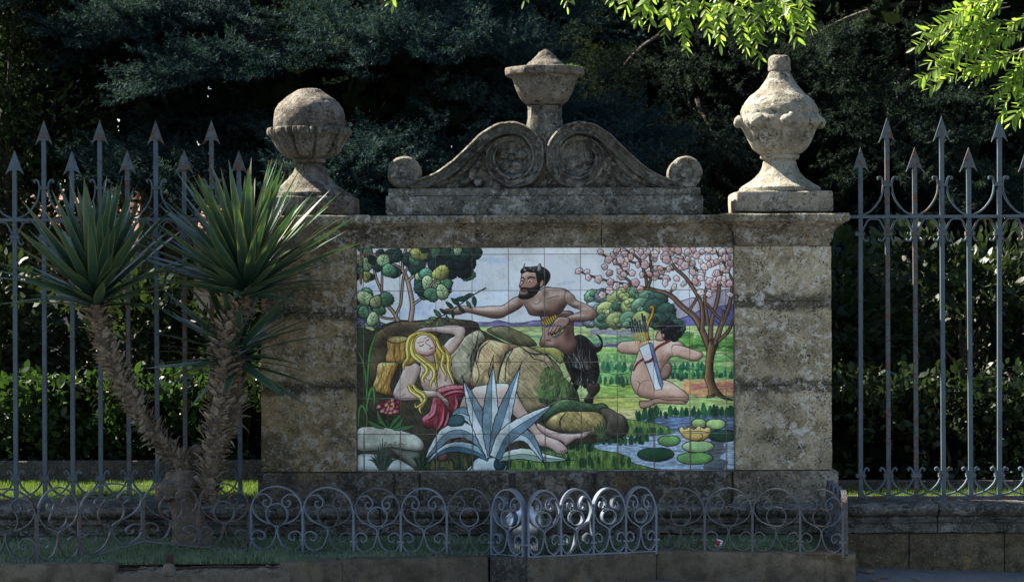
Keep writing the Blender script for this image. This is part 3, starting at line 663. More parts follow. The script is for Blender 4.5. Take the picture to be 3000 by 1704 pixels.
    # ---- tree stumps behind the woman
    fill([(218, 590), (260, 574), (330, 576), (350, 600), (340, 740), (215, 738), (222, 660)], (176, 142, 74), (104, 76, 40), (206, 184, 120), rad=18, tex=.25, tx='V')
    fill([(222, 592), (270, 576), (335, 580), (350, 600), (290, 622), (235, 612)], (196, 182, 128), (140, 116, 70), None, rad=10, tex=.2)
    fill([(165, 745), (230, 738), (290, 742), (270, 800), (240, 880), (250, 945), (180, 935), (130, 900), (150, 830)], (190, 156, 88), (110, 80, 44), (214, 196, 140), rad=20, tex=.35, tx='V')
    for P in ([(200, 760), (175, 850), (150, 890)], [(250, 760), (215, 850), (190, 910)], [(275, 600), (262, 680), (270, 730)]): stroke(P, (140, 96, 40), 9, al=.8)
    # ---- satyr: hairy leg, torso, arms
    FU = (30, 30, 34)
    fill([(1480, 870), (1530, 880), (1535, 920), (1500, 960), (1490, 998), (1440, 985), (1465, 940), (1455, 900)], (62, 48, 44), (26, 22, 24), (120, 100, 90), rad=14)
    fill([(1325, 650), (1365, 600), (1410, 574), (1455, 592), (1496, 640), (1522, 715), (1533, 790), (1522, 850), (1500, 885), (1472, 872), (1446, 905), (1418, 878), (1392, 915), (1362, 850), (1335, 780), (1318, 710)], FU, (12, 12, 15), (56, 58, 64), rad=20, ol=(12, 12, 15), lw=5)
    for i in range(74):
        t = rs.rand(); x = 1350+t*140; y = 600+t*55+rs.uniform(0, 190); L = rs.uniform(120, 240)
        c = [(10, 11, 14), (76, 80, 86), (150, 154, 156), (22, 22, 26), (104, 100, 96)][rs.randint(5)]
        ex = min(1515, x+rs.uniform(-6, 26)); ey = min(y+L, 895-abs(ex-1440)*.25)
        stroke([(x, y), (x+14*rs.randn()*.6, y+(ey-y)*.35), (ex+10, y+(ey-y)*.7), (ex-8, ey)], c, rs.uniform(3.5, 7.5), taper=2, al=.92)
    for i in range(16):
        x = 1360+i*11; y = 868-abs(x-1440)*.35
        stroke([(x, y-70), (x+8, y-26), (x-6+6*rs.randn(), y+rs.uniform(8, 44))], (16, 16, 20), 17, taper=1)
    fill([(1470, 610), (1510, 640), (1538, 625), (1536, 596), (1516, 570), (1545, 590), (1556, 630), (1544, 668), (1500, 690), (1478, 660)], FU, None, (96, 98, 102), rad=9, ol=(12, 12, 15))
    for k in range(5): stroke([(1490+k*8, 630+k*6), (1530+k*3, 640-k*2), (1540+k*2, 600+k*3)], (120, 124, 128), 3.5, taper=2)
    SK, SS_, SH = (152, 126, 114), (84, 60, 54), (204, 186, 178)
    mt = fill([(1185, 500), (1170, 440), (1260, 430), (1370, 430), (1375, 520), (1380, 580), (1400, 620), (1370, 690), (1320, 690), (1270, 655), (1175, 645), (1168, 610), (1185, 570), (1180, 530)], (142, 112, 102), (72, 50, 46), (190, 160, 150), rad=30)
    for (x, y, rx, ry, c, a) in ((1230, 620, 40, 26, (200, 160, 150), .6), (1340, 560, 34, 90, (70, 46, 42), .7), (1300, 450, 60, 20, (60, 42, 40), .7), (1195, 540, 16, 40, (190, 158, 146), .5)): blob(mt, x, y, rx, ry, c, a)
    stroke([(1205, 610), (1220, 606), (1236, 612)], (50, 34, 34), 6)
    mt = fill([(1050, 350), (1040, 320), (1090, 290), (1150, 300), (1200, 275), (1260, 280), (1330, 290), (1365, 330), (1330, 390), (1290, 440), (1230, 456), (1150, 455), (1105, 445), (1085, 410)], SK, SS_, SH, rad=34)
    for (x, y, rx, ry, c, a) in ((1150, 380, 60, 40, (214, 196, 186), .75), (1240, 330, 60, 26, (210, 190, 178), .6), (1300, 320, 30, 30, (206, 186, 176), .6), (1190, 430, 60, 18, (60, 44, 42), .7), (1300, 410, 30, 40, (80, 58, 52), .6), (1110, 330, 30, 24, (90, 66, 58), .6), (1200, 310, 26, 30, (70, 50, 46), .5)): blob(mt, x, y, rx, ry, c, a)
    for P, w in (([(1095, 380), (1150, 430), (1220, 440), (1290, 420)], 7), ([(1200, 350), (1260, 335), (1300, 330)], 6), ([(1180, 350), (1150, 380), (1120, 370)], 5), ([(1300, 430), (1320, 380), (1325, 340)], 6)): stroke(P, (80, 58, 52), w, al=.7, taper=2)
    mt = fill([(1050, 330), (1000, 345), (960, 375), (925, 392), (860, 392), (760, 400), (715, 392), (665, 392), (620, 405), (585, 410), (575, 430), (600, 440), (660, 445), (720, 432), (800, 450), (880, 468), (930, 465), (970, 445), (1020, 420), (1060, 390), (1070, 350)], SK, SS_, SH, rad=20)
    for (x, y, rx, ry, c, a) in ((850, 412, 90, 10, (216, 198, 188), .8), (1000, 372, 30, 16, (214, 194, 184), .7), (900, 452, 70, 10, (80, 56, 50), .6)): blob(mt, x, y, rx, ry, c, a)
    stroke([(925, 392), (950, 386)], (60, 44, 42), 5, sm=False)
    for k in range(4): stroke([(620-k*10, 410+k*8), (596-k*7, 420+k*9), (600-k*4, 432+k*8)], (60, 44, 42), 4)
    mt = fill([(1330, 300), (1375, 325), (1400, 360), (1470, 390), (1515, 425), (1522, 455), (1490, 480), (1420, 492), (1350, 490), (1300, 500), (1262, 500), (1270, 470), (1330, 460), (1390, 440), (1420, 420), (1370, 400), (1325, 360)], SK, SS_, SH, rad=18)
    for (x, y, rx, ry, c, a) in ((1390, 375, 34, 14, (212, 194, 184), .7), (1440, 410, 40, 10, (206, 186, 176), .6), (1400, 452, 60, 9, (214, 196, 188), .7), (1500, 455, 20, 24, (110, 78, 72), .6)): blob(mt, x, y, rx, ry, c, a)
    def soft(x, y, r, c, al=.95):
        a = np.linspace(0, 6.28, 28, endpoint=False); mm = mask(np.column_stack([x+np.cos(a)*r*1.3, y+np.sin(a)*r*1.3]))
        if mm: blob(mm, x, y, r, r, c, al)
    soft(1345, 352, 34, (150, 124, 112)); soft(1338, 322, 26, (176, 154, 144)); soft(1062, 362, 30, (146, 120, 108)); soft(1072, 340, 22, (160, 136, 124))
    # pipes and hand
    def rot(P, cx, cy, a): ca, sa = np.cos(a), np.sin(a); return [(cx+x*ca-y*sa, cy+x*sa+y*ca) for x, y in P]
    ax, ay, bx, by = 1172, 478, 1262, 600
    for k in range(12):
        t = k/11.0; x0 = 1172+t*112 if k < 7 else 1196+t*92; y0 = 482-t*46 if k < 7 else 500+(t-.55)*205
        if k < 7: P = [(1170+k*14, 486-k*6), (1183+k*14, 480-k*6), (1206+k*13, 515-k*2), (1196+k*13, 523-k*2)]
        else: j = k-7; P = [(1245+j*13, 575+2*j-j*9), (1275+j*8, 545+2*j-j*9), (1290+j*8, 560+2*j-j*9), (1262+j*10, 597+2*j-j*9)]
        fill(P, (206, 174, 60), (130, 100, 30), None, rad=5, sm=False, lw=3.5)
    stroke([(1200, 524), (1240, 505), (1272, 470)], (40, 96, 120), 11); stroke([(1245, 588), (1275, 575), (1300, 545)], (40, 96, 120), 9)
    fill([(1345, 468), (1290, 462), (1262, 480), (1245, 510), (1222, 545), (1218, 575), (1232, 560), (1238, 578), (1256, 556), (1262, 572), (1290, 545), (1320, 530), (1350, 500)], (160, 132, 122), SS_, SH, rad=9)
    for P in ([(1262, 500), (1240, 540), (1232, 562)], [(1282, 510), (1262, 545), (1256, 562)], [(1300, 515), (1280, 545)]): stroke(P, (50, 36, 36), 4.5)
    # head
    fill([(1058, 190), (1080, 180), (1130, 172), (1175, 200), (1190, 240), (1175, 275), (1130, 320), (1085, 345), (1050, 340), (1042, 310), (1048, 290), (1040, 268), (1048, 240), (1052, 215)], (158, 122, 110), (92, 58, 52), (210, 186, 176), rad=20)
    fill([(1062, 282), (1090, 278), (1120, 275), (1150, 255), (1165, 220), (1185, 225), (1175, 275), (1140, 325), (1090, 350), (1040, 345), (1035, 325), (1050, 320), (1080, 318), (1092, 300)], (26, 26, 30), None, (64, 64, 68), rad=10, ol=None, tex=.4)
    fill([(1052, 290), (1075, 286), (1092, 290), (1085, 303), (1058, 304)], (132, 70, 76), None, None, lw=3)
    stroke([(1050, 284), (1070, 278), (1098, 282)], (28, 26, 30), 8)
    stroke([(1052, 220), (1062, 214), (1072, 222)], (22, 20, 24), 7); stroke([(1092, 222), (1112, 212), (1140, 218)], (22, 20, 24), 8)
    stroke([(1094, 237, 4), (1106, 232, 9), (1120, 238, 4)], (210, 210, 212)); stroke([(1100, 236, 6), (1110, 236, 8)], (24, 24, 30), sm=False)
    stroke([(1052, 238, 4), (1058, 235, 7), (1066, 238, 3)], (30, 28, 32))
    stroke([(1074, 222), (1066, 250), (1046, 270), (1056, 276)], (60, 38, 38), 5)
    fill([(1172, 240), (1185, 228), (1194, 240), (1188, 268), (1172, 278), (1166, 262)], (170, 132, 118), (90, 60, 54), None, rad=6, lw=4)
    fill([(1052, 188), (1052, 168), (1075, 150), (1110, 150), (1150, 146), (1190, 152), (1225, 180), (1232, 215), (1215, 250), (1195, 270), (1195, 235), (1172, 230), (1158, 255), (1148, 215), (1140, 185), (1105, 182), (1080, 172), (1068, 184)], (26, 28, 32), None, (60, 64, 70), rad=9, ol=(16, 17, 20))
    for i in range(34):
        x = rs.uniform(1066, 1215); y = rs.uniform(150, 180)+max(0, x-1150)*.8*rs.rand()
        stroke([(x, y), (x+12, y+6*rs.randn()-4), (x+20+6*rs.randn(), y+12)], [(120, 126, 132), (70, 76, 82), (14, 15, 18)][rs.randint(3)], 5, taper=2)
    for (x, d) in ((1080, -1), (1166, 1)):
        fill([(x-14, 176), (x-12, 150), (x+d*4, 128), (x+d*10+2, 150), (x+14, 172), (x, 180)], (120, 124, 130), (40, 42, 48), (190, 192, 196), rad=6, lw=4)
    # branch held out
    stroke([(835, 278, 9), (760, 320, 7), (700, 362, 7), (620, 420, 6), (540, 465, 6), (490, 510, 4), (455, 545, 3)], (30, 34, 30))
    lf = [(755, 318, -60, 20, 0), (760, 330, 5, 66, 0), (720, 345, -78, 4, 0), (715, 360, 25, 45, 1), (668, 385, -50, -44, 0), (665, 395, 38, 38, 0), (630, 405, -44, -40, 0), (628, 420, 2, 48, 0), (590, 440, -42, -32, 0), (590, 450, 10, 42, 1),
          (555, 460, -44, -48, 1), (560, 470, 26, 34, 1), (530, 470, -52, -4, 2), (535, 478, -8, 52, 2), (496, 500, -50, -18, 2), (500, 505, -4, 54, 2), (470, 530, -48, -26, 2), (470, 535, 16, 42, 2), (460, 540, -22, 42, 2)]
    for (x, y, dx, dy, c) in lf:
        nx, ny = -dy*.2, dx*.2
        fill([(x, y), (x+dx*.4+nx, y+dy*.4+ny), (x+dx, y+dy), (x+dx*.45-nx, y+dy*.45-ny)], [(34, 84, 72), (72, 122, 82), (116, 160, 96)][c], [(20, 54, 50), (40, 84, 56), (70, 112, 64)][c], None, rad=7, lw=4)
    # ---- woman
    NK, NS_, NH = (190, 170, 164), (128, 100, 96), (226, 214, 210)
    fill([(360, 580), (395, 545), (450, 525), (520, 520), (600, 510), (670, 513), (706, 535), (700, 580), (670, 630), (620, 690), (585, 700), (560, 660), (600, 600), (640, 572), (560, 560), (500, 550), (430, 560)], NK, NS_, NH, rad=14)
    mt = fill([(660, 960), (700, 920), (760, 895), (850, 880), (940, 872), (990, 885), (1020, 915), (1025, 950), (1000, 990), (980, 1010), (900, 1060), (780, 1075), (700, 1060), (650, 1030)], NK, (140, 108, 98), NH, rad=28, tex=.08)
    for (x, y, rx, ry, c, a) in ((840, 905, 120, 22, (226, 208, 200), .7), (780, 1030, 120, 26, (130, 96, 86), .7), (985, 920, 24, 22, (222, 190, 180), .5)): blob(mt, x, y, rx, ry, c, a)
    fill([(975, 985), (1020, 935), (1040, 975), (1080, 1040), (1120, 1100), (1160, 1160), (1200, 1200), (1280, 1230), (1330, 1275), (1335, 1300), (1310, 1318), (1270, 1310), (1220, 1275), (1150, 1260), (1125, 1235), (1120, 1190), (1060, 1130), (1000, 1070), (965, 1030)], NK, (136, 106, 98), NH, rad=18)
    fill([(1150, 1120), (1220, 1160), (1300, 1185), (1380, 1190), (1430, 1180), (1475, 1170), (1478, 1185), (1430, 1220), (1390, 1222), (1350, 1250), (1320, 1265), (1305, 1240), (1240, 1215), (1190, 1190), (1150, 1150)], (182, 160, 154), (120, 92, 86), NH, rad=12)
    for x in (1290, 1303, 1316): stroke([(x, 1290), (x+8, 1310)], (60, 44, 44), 3, sm=False)
    for x in (1430, 1443, 1456): stroke([(x, 1186), (x+4, 1174)], (60, 44, 44), 3, sm=False)
    # torso
    mt = fill([(430, 740), (480, 715), (540, 720), (580, 740), (620, 800), (620, 850), (640, 880), (620, 940), (540, 930), (480, 940), (440, 900), (420, 830)], NK, NS_, NH, rad=24)
    for (x, y, rx, ry, c, a) in ((500, 780, 40, 36, (224, 212, 206), .6), (590, 800, 24, 34, (222, 208, 202), .6), (560, 890, 40, 30, (218, 202, 196), .5), (460, 890, 26, 40, (130, 100, 94), .6), (545, 830, 14, 40, (140, 108, 102), .5)): blob(mt, x, y, rx, ry, c, a)
    stroke([(440, 800), (470, 850), (530, 850), (550, 815)], (110, 82, 80), 5, al=.8)
    # red cloth
    RC, RS, RH = (138, 46, 64), (66, 22, 34), (206, 132, 148)
    fill([(525, 915), (570, 890), (640, 882), (700, 885), (760, 895), (700, 945), (670, 1010), (660, 1060), (610, 1080), (590, 1160), (545, 1190), (500, 1150), (455, 1150), (430, 1090), (480, 1050), (500, 970)], RC, RS, RH, rad=24, tex=.35, tx='V')
    for P in ([(540, 925), (610, 905), (690, 900)], [(560, 950), (630, 925), (700, 925)], [(520, 990), (505, 1060), (450, 1100)], [(570, 1020), (560, 1100), (530, 1160)], [(640, 950), (650, 1000), (630, 1060)], [(600, 1050), (590, 1100), (570, 1150)]):
        stroke(P, RH, 13, taper=2, al=.8); stroke([(x+12, y+8) for x, y in P], RS, 8, taper=2)
    # arm with elbow
    fill([(335, 750), (380, 740), (420, 760), (425, 800), (390, 880), (375, 905), (450, 915), (525, 920), (560, 945), (600, 985), (605, 1030), (600, 1050), (575, 1010), (540, 960), (480, 960), (400, 975), (300, 978), (260, 950), (258, 920), (300, 830), (320, 780)], NK, NS_, NH, rad=17)
    for k in range(4): stroke([(560+k*11, 975+k*4), (580+k*8, 1010+k*6), (594+k*4, 1042+k*3)], (60, 44, 46), 3.5)
    # hair back, neck, face, hair front
    HY, HS, HH = (196, 172, 72), (116, 92, 30), (230, 220, 140)
    def lock(P, c=HY):
        P = np.asarray(P, float); Q = P.copy(); Q[:, 2] += 7
        stroke(Q, (52, 46, 30)); stroke(P, c)
        R = P.copy(); R[:, 2] *= .3; R[:, 0] -= P[:, 2]*.2; stroke(R, HH)
        R = P.copy(); R[:, 2] *= .16; R[:, 0] += P[:, 2]*.25; stroke(R, HS)
    fill([(340, 600), (380, 565), (430, 552), (480, 560), (520, 600), (560, 650), (600, 720), (620, 760), (560, 740), (500, 700), (430, 720), (360, 760), (320, 750), (340, 680)], HY, HS, HH, rad=16)
    fill([(430, 690), (500, 690), (520, 740), (470, 760), (440, 740)], (168, 144, 138), (110, 84, 80), None, rad=10, ol=None)
    for P in ([(560, 640, 18), (600, 710, 26), (600, 780, 22), (625, 850, 12), (635, 880, 4)], [(530, 620, 18), (570, 690, 24), (560, 760, 22), (585, 820, 10), (580, 860, 3)], [(520, 690, 16), (530, 760, 20), (520, 840, 14), (530, 900, 4)]): lock(P)
    fill([(382, 620), (395, 585), (430, 568), (465, 570), (500, 600), (518, 640), (520, 668), (500, 690), (475, 700), (440, 696), (410, 690), (390, 660)], (206, 184, 178), (146, 108, 104), (232, 222, 218), rad=16, lw=3.5)
    stroke([(420, 634), (432, 640), (448, 628)], (40, 30, 34), 5); stroke([(462, 604), (470, 606), (480, 596)], (40, 30, 34), 5)
    stroke([(408, 622), (424, 616), (446, 612)], (90, 66, 50), 3.5); stroke([(452, 592), (464, 584), (476, 582)], (90, 66, 50), 3.5)
    stroke([(456, 612), (470, 630), (488, 636), (480, 646)], (110, 76, 74), 4)
    stroke([(482, 660, 4), (496, 652, 11), (508, 648, 4)], (140, 62, 78))
    for P in ([(470, 562, 10), (420, 560, 26), (380, 590, 34), (372, 650, 34), (390, 700, 36), (440, 740, 34), (470, 790, 28), (440, 840, 20), (445, 870, 8)], [(400, 560, 16), (360, 590, 26), (345, 650, 26), (350, 710, 24), (325, 750, 18), (320, 785, 6)],
              [(400, 690, 20), (450, 730, 28), (500, 770, 28), (515, 820, 22), (490, 870, 14), (485, 905, 4)], [(480, 560, 8), (520, 590, 18), (540, 640, 18), (575, 690, 12)],
              [(350, 880, 14), (372, 920, 24), (420, 950, 30), (440, 990, 26), (420, 1030, 14), (430, 1060, 3)], [(380, 880, 12), (400, 910, 20), (445, 940, 22), (452, 980, 16), (400, 1020, 10), (392, 1000, 6)]): lock(P)
    # ---- archer from the back
    AK, AS, AH = (196, 164, 148), (134, 96, 84), (228, 206, 196)
    fill([(1885, 790), (1915, 760), (1960, 750), (1985, 775), (1975, 820), (1950, 850), (1910, 850)], (150, 116, 104), (92, 62, 54), (190, 160, 146), rad=14)
    fill([(1665, 620), (1720, 612), (1790, 612), (1800, 640), (1790, 690), (1720, 692), (1665, 685), (1645, 655)], AK, AS, AH, rad=15)
    mt = fill([(1790, 620), (1850, 606), (1930, 606), (1995, 612), (2040, 620), (2058, 650), (2030, 690), (1985, 710), (1960, 740), (1920, 790), (1910, 850), (1960, 862), (2030, 905), (2080, 945), (2088, 975), (2070, 1000), (2000, 998), (1900, 990), (1850, 975), (1790, 960), (1755, 930), (1730, 870), (1732, 820), (1745, 770), (1770, 700), (1785, 660)], AK, AS, AH, rad=26)
    for (x, y, rx, ry, c, a) in ((1960, 660, 50, 36, (228, 208, 198), .6), (2020, 650, 24, 20, (230, 214, 206), .6), (1840, 760, 26, 70, (150, 112, 98), .45), (1920, 740, 20, 60, (140, 102, 90), .5), (1840, 900, 44, 34, (206, 150, 140), .5), (1960, 900, 60, 18, (230, 208, 196), .6), (2000, 985, 70, 12, (120, 84, 76), .6), (1960, 960, 80, 14, (150, 108, 96), .5)): blob(mt, x, y, rx, ry, c, a)
    fill([(1990, 640), (2050, 645), (2110, 665), (2165, 685), (2178, 705), (2150, 732), (2100, 734), (2030, 712), (1990, 700)], AK, AS, AH, rad=14)
    soft(1996, 668, 30, (204, 176, 162)); soft(2002, 690, 22, (190, 158, 144)); soft(1790, 655, 26, (186, 152, 138)); soft(1796, 640, 20, (196, 166, 152))
    fill([(1782, 992), (1800, 985), (1840, 985), (1890, 970), (1960, 985), (2040, 985), (2070, 1005), (1980, 1005), (1900, 1000), (1840, 1025), (1800, 1032), (1785, 1020)], (180, 146, 130), AS, None, rad=9)
    stroke([(1770, 860), (1785, 880), (1772, 920), (1780, 955)], (110, 74, 66), 5); stroke([(1790, 880), (1810, 862), (1850, 858)], (140, 100, 90), 4)
    stroke([(1900, 700), (1880, 760), (1890, 820)], (160, 122, 108), 5, al=.7); stroke([(1960, 985), (1905, 972)], (110, 74, 66), 4)
    fill([(1885, 600), (1890, 570), (1910, 545), (1940, 545), (1960, 575), (1940, 608), (1900, 612)], AK, AS, None, rad=10)
    for (x, y, r) in ((1935, 520, 24), (1975, 510, 24), (2010, 535, 26), (2022, 570, 26), (2000, 595, 24), (1960, 590, 26), (1940, 555, 22), (1975, 550, 34)):
        a = np.linspace(0, 6.28, 20, endpoint=False); fill(np.column_stack([x+np.cos(a)*r*1.1, y+np.sin(a)*r]), (26, 30, 36), None, (74, 80, 88), rad=9, sm=False, ol=(14, 16, 20), lw=3.5)
    fill([(1922, 572), (1938, 566), (1940, 588), (1926, 596)], (186, 148, 132), (110, 76, 66), None, rad=5, lw=3)
    stroke([(1975, 610, 16), (1900, 650, 16), (1860, 690, 15), (1800, 730, 14), (1765, 760, 13), (1745, 800, 10)], (122, 40, 48))
    # bow, arrows and quiver
    stroke([(1850, 405), (1865, 398), (1872, 420), (1858, 460), (1840, 500), (1830, 545), (1835, 590), (1845, 610)], (40, 32, 20), 20); stroke([(1850, 405), (1865, 400), (1870, 420), (1857, 460), (1838, 500), (1829, 545), (1834, 600)], (196, 150, 50), 13)
    stroke([(1868, 450), (1885, 500), (1905, 540)], (60, 50, 34), 4)
    for k in range(7):
        x = 1725+k*15; stroke([(x, 490-(k % 3)*8-(k > 4)*35, 11), (x+16, 560, 12)], (36, 48, 54), sm=False); stroke([(x+5, 490, 3), (x+18, 555, 3)], (120, 140, 150), sm=False)
        stroke([(x+16, 555, 6), (x+40-k*2, 640, 6)], (178, 140, 66), sm=False)
    fill([(1780, 655), (1850, 622), (1868, 690), (1872, 735), (1925, 880), (1922, 912), (1880, 922), (1835, 790)], (206, 212, 222), sm=False, tex=.06)
    fill([(1842, 622), (1862, 628), (1880, 690), (1930, 880), (1922, 915), (1905, 880), (1860, 700)], (98, 122, 160), sm=False, tex=.15)
    stroke([(1812, 748, 16), (1850, 738, 16), (1872, 715, 16)], (122, 40, 48))
    rh = np.random.RandomState(5)
    for (x0, x1, y0, y1, n, cols, ang, L) in ((640, 800, 560, 860, 60, ((206, 200, 178), (90, 88, 74)), -1.1, 44), (780, 960, 620, 880, 80, ((216, 196, 156), (110, 88, 62), (70, 62, 50)), -1.2, 54), (960, 1300, 680, 960, 130, ((196, 180, 142), (74, 70, 54), (110, 96, 70)), -1.0, 58),
                                          (1250, 1560, 1060, 1190, 80, ((200, 178, 112), (60, 58, 42)), -.9, 44), (1200, 1540, 990, 1050, 40, ((104, 128, 92), (40, 60, 48)), -.3, 50), (140, 520, 500, 700, 90, ((122, 108, 80), (44, 40, 32)), -.8, 50), (60, 420, 900, 1130, 60, ((52, 60, 54), (24, 28, 28)), -.9, 50)):
        for i in range(n):
            x = rh.uniform(x0, x1); y = rh.uniform(y0, y1); a = ang+rh.randn()*.25; l = L*rh.uniform(.4, 1)
            if 330 < x < 640 and y > 560: continue
            stroke([(x-math.cos(a)*l/2, y-math.sin(a)*l/2), (x+rh.randn()*3, y), (x+math.cos(a)*l/2, y+math.sin(a)*l/2)], cols[rh.randint(len(cols))], rh.uniform(2, 5), taper=2, al=.45)
    # ---- reeds, pink flower, pale stones bottom left
    for P in ([(90, 1140, 8), (92, 900, 12), (70, 740, 10), (33, 660, 4)], [(95, 900, 6), (110, 700, 14), (140, 590, 10), (160, 545, 3)], [(95, 1000, 8), (110, 930, 16), (130, 900, 16), (140, 960, 10), (135, 1010, 3)], [(40, 1140, 6), (45, 1040, 12), (65, 1010, 14), (90, 1060, 8), (95, 1130, 4)]):
        Q = np.asarray(P, float); Q[:, 2] += 6; stroke(Q, (20, 34, 26)); stroke(P, (84, 142, 74))
    for k in range(9): stroke([(65, 640-k*17, 5), (50 if k % 2 else 82, 622-k*17, 13), (60 if k % 2 else 72, 604-k*17, 3)], (46, 84, 54))
    fill([(33, 1160), (120, 1140), (230, 1150), (330, 1172), (405, 1200), (444, 1245), (430, 1290), (330, 1285), (240, 1270), (150, 1290), (33, 1280)], (170, 176, 168), (104, 108, 102), (200, 206, 200), rad=20, tex=.14)
    fill([(33, 1320), (130, 1310), (230, 1330), (320, 1360), (375, 1425), (33, 1425)], (188, 200, 204), (120, 128, 126), None, rad=18, tex=.12)
    fill([(240, 1280), (330, 1290), (420, 1310), (400, 1400), (340, 1360)], (120, 124, 118), (60, 64, 60), None, rad=14, ol=None)
    stroke([(33, 1290), (120, 1300), (200, 1290), (260, 1310)], (70, 74, 70), 8)
    # painter's signature scrawl
    for P in ([(205, 1262), (206, 1238)], [(204, 1240), (216, 1236), (214, 1248), (206, 1250)], [(220, 1256), (226, 1248), (232, 1256), (240, 1248), (246, 1256)], [(262, 1258), (264, 1236), (276, 1238), (268, 1248), (280, 1258)], [(284, 1256), (292, 1248), (300, 1256), (310, 1248), (322, 1254), (340, 1248)],
              [(206, 1282), (206, 1268)], [(214, 1270), (222, 1268), (220, 1282), (212, 1280)], [(228, 1268), (226, 1282), (234, 1280)]): stroke(P, (40, 40, 40), 2.6)
    for i in range(30):
        a = rs.uniform(0, 6.28); r = rs.uniform(18, 62); x = 230+np.cos(a)*r*1.05; y = 1018+np.sin(a)*r*.72
        fill([(x-16, y+8), (x-6, y-14), (x+12, y-12), (x+16, y+8), (x, y+14)], [(158, 62, 80), (186, 96, 112), (120, 40, 58), (206, 136, 148)][rs.randint(4)], (90, 30, 44), None, rad=6, lw=2.5, ol=(56, 24, 32))
    for (x, y) in ((212, 1000), (245, 990), (225, 1010), (255, 1005)): stroke([(x, y, 3), (x+4, y+8, 9), (x-2, y+18, 3)], (206, 176, 70))
    for P in ([(225, 1150), (222, 1100), (225, 1065)],): stroke(P, (50, 84, 60), 8)
    for P in ([(215, 1145), (175, 1100), (155, 1030)], [(235, 1150), (270, 1100), (310, 1060)], [(200, 1150), (140, 1130), (95, 1100)], [(250, 1155), (290, 1130), (320, 1080)], [(260, 1160), (330, 1150), (390, 1135)]):
        Q = [(x, y, w) for (x, y), w in zip(P, (8, 24, 3))]; stroke([(x, y, w+7) for x, y, w in Q], (20, 32, 26)); stroke(Q, (66, 114, 70))
    for i in range(13):
        t = i/12.0; dx = -90+180*t
        stroke([(190+dx*.15, 1418, 12), (190+dx*.6, 1330+abs(dx)*.3, 13), (190+dx, 1210+abs(dx)*1.5, 2)], [(30, 62, 52), (24, 46, 42), (50, 88, 66)][i % 3])
    for (cx, w) in ((680, 110), (440, 70)):
        for i in range(11):
            dx = -w+2*w*i/10.0; stroke([(cx+dx*.2, 1418, 10), (cx+dx*.7, 1350, 11), (cx+dx, 1290+abs(dx)*.6, 2)], [(34, 62, 50), (24, 44, 40), (58, 84, 56)][i % 3])
    tufts(460, 740, 1400, 60, 18, [(70, 84, 52), (46, 64, 46), (96, 92, 60)], 31)
    for (x, y) in ((560, 1290), (600, 1260), (660, 1250), (700, 1240), (520, 1330), (560, 1335)): fill([(x-34, y), (x-20, y-26), (x+20, y-28), (x+36, y), (x, y+24)], (110, 78, 62), (50, 38, 34), (146, 106, 84), rad=10, tex=.3)
    # little aloe by the rock
    for dx in (-36, -18, 0, 20, 40): stroke([(1540+dx*.2, 1225, 8), (1540+dx*.8, 1170, 16), (1540+dx, 1110+abs(dx)*.9, 2)], (40, 72, 52)); stroke([(1540+dx*.2, 1220, 2), (1540+dx*.8, 1170, 6), (1540+dx, 1120+abs(dx)*.9, 1)], (96, 124, 72))
    # ---- blue agave in front
    GA, GS, GH = (178, 194, 200), (112, 138, 154), (210, 220, 224)
    def blade(P, c=GA, s=GS, h=GH, mid=None):
        fill(P, c, s, h, rad=13, light=(-.9, -.1), tex=.14, lw=5.5)
        if mid: stroke(mid, (34, 56, 78), 4.5)
        Q = cr(P, 7); dd = np.hypot(*np.diff(np.vstack([Q, Q[:1]]), axis=0).T).cumsum(); cen = Q.mean(0)
        for t in np.arange(30, dd[-1], 34):
            j = int(np.searchsorted(dd, t)) % len(Q); v = Q[j]-cen; v = v/(np.hypot(*v)+1e-6); stroke([(Q[j][0], Q[j][1], 5), (Q[j][0]+v[0]*7, Q[j][1]+v[1]*7, 1)], INK, sm=False)
    blade([(740, 1400), (760, 1350), (820, 1325), (880, 1330), (945, 1350), (940, 1420), (740, 1420)], (186, 204, 212), (120, 146, 160), None)
    a = np.linspace(0, 6.28, 24, endpoint=False); fill(np.column_stack([915+np.cos(a)*36, 1378+np.sin(a)*44]), (52, 82, 96), (28, 48, 60), None, rad=12, sm=False, tex=.4)
    def ag(path, w, c=GA, d=GS, side=1, spike=True, ph=0.0):
        Q = cr(np.array(path, float), 12, False); n_ = len(Q); t = np.linspace(0, 1, n_)
        dv = np.gradient(Q, axis=0); L = np.hypot(dv[:, 0], dv[:, 1])+1e-9; nr = np.column_stack([-dv[:, 1]/L, dv[:, 0]/L])
        wd = w*.5*(.62+.95*t-.35*t*t)*(1-np.clip((t-.30)/.70, 0, 1)**1.7)+1.0
        saw = 1+.10*np.abs(((t*9+ph) % 1)-.5)*2-.05
        A = Q+nr*(wd*saw)[:, None]; B = Q-nr*(wd*saw)[:, None]
        fill(np.vstack([A, B[::-1]]), c, None, GH, rad=12, sm=False, ol=None, tex=.16, light=(-.8, -.5))
        H = (A if side > 0 else B); Mi = Q+nr*(wd*.12*side*np.sin(t*7+ph))[:, None]
        fill(np.vstack([H, Mi[::-1]]), d, None, None, sm=False, ol=None, tex=.22)
        stroke(Mi, (40, 62, 84), 3.6, sm=False); stroke(np.vstack([A, B[::-1], A[:1]]), INK, 4.4, sm=False)
        for E, sg in ((A, 1), (B, -1)):
            for q in range(5, n_-4, 5): stroke([(E[q][0], E[q][1], 5), (E[q][0]+nr[q][0]*sg*7, E[q][1]+nr[q][1]*sg*7, 1)], INK, sm=False)
        if spike:
            e = Q[-1]; v = dv[-1]/L[-1]; stroke([(e[0]-v[0]*20, e[1]-v[1]*20, 9), (e[0]+v[0]*46, e[1]+v[1]*46, 1.5)], INK, sm=False)
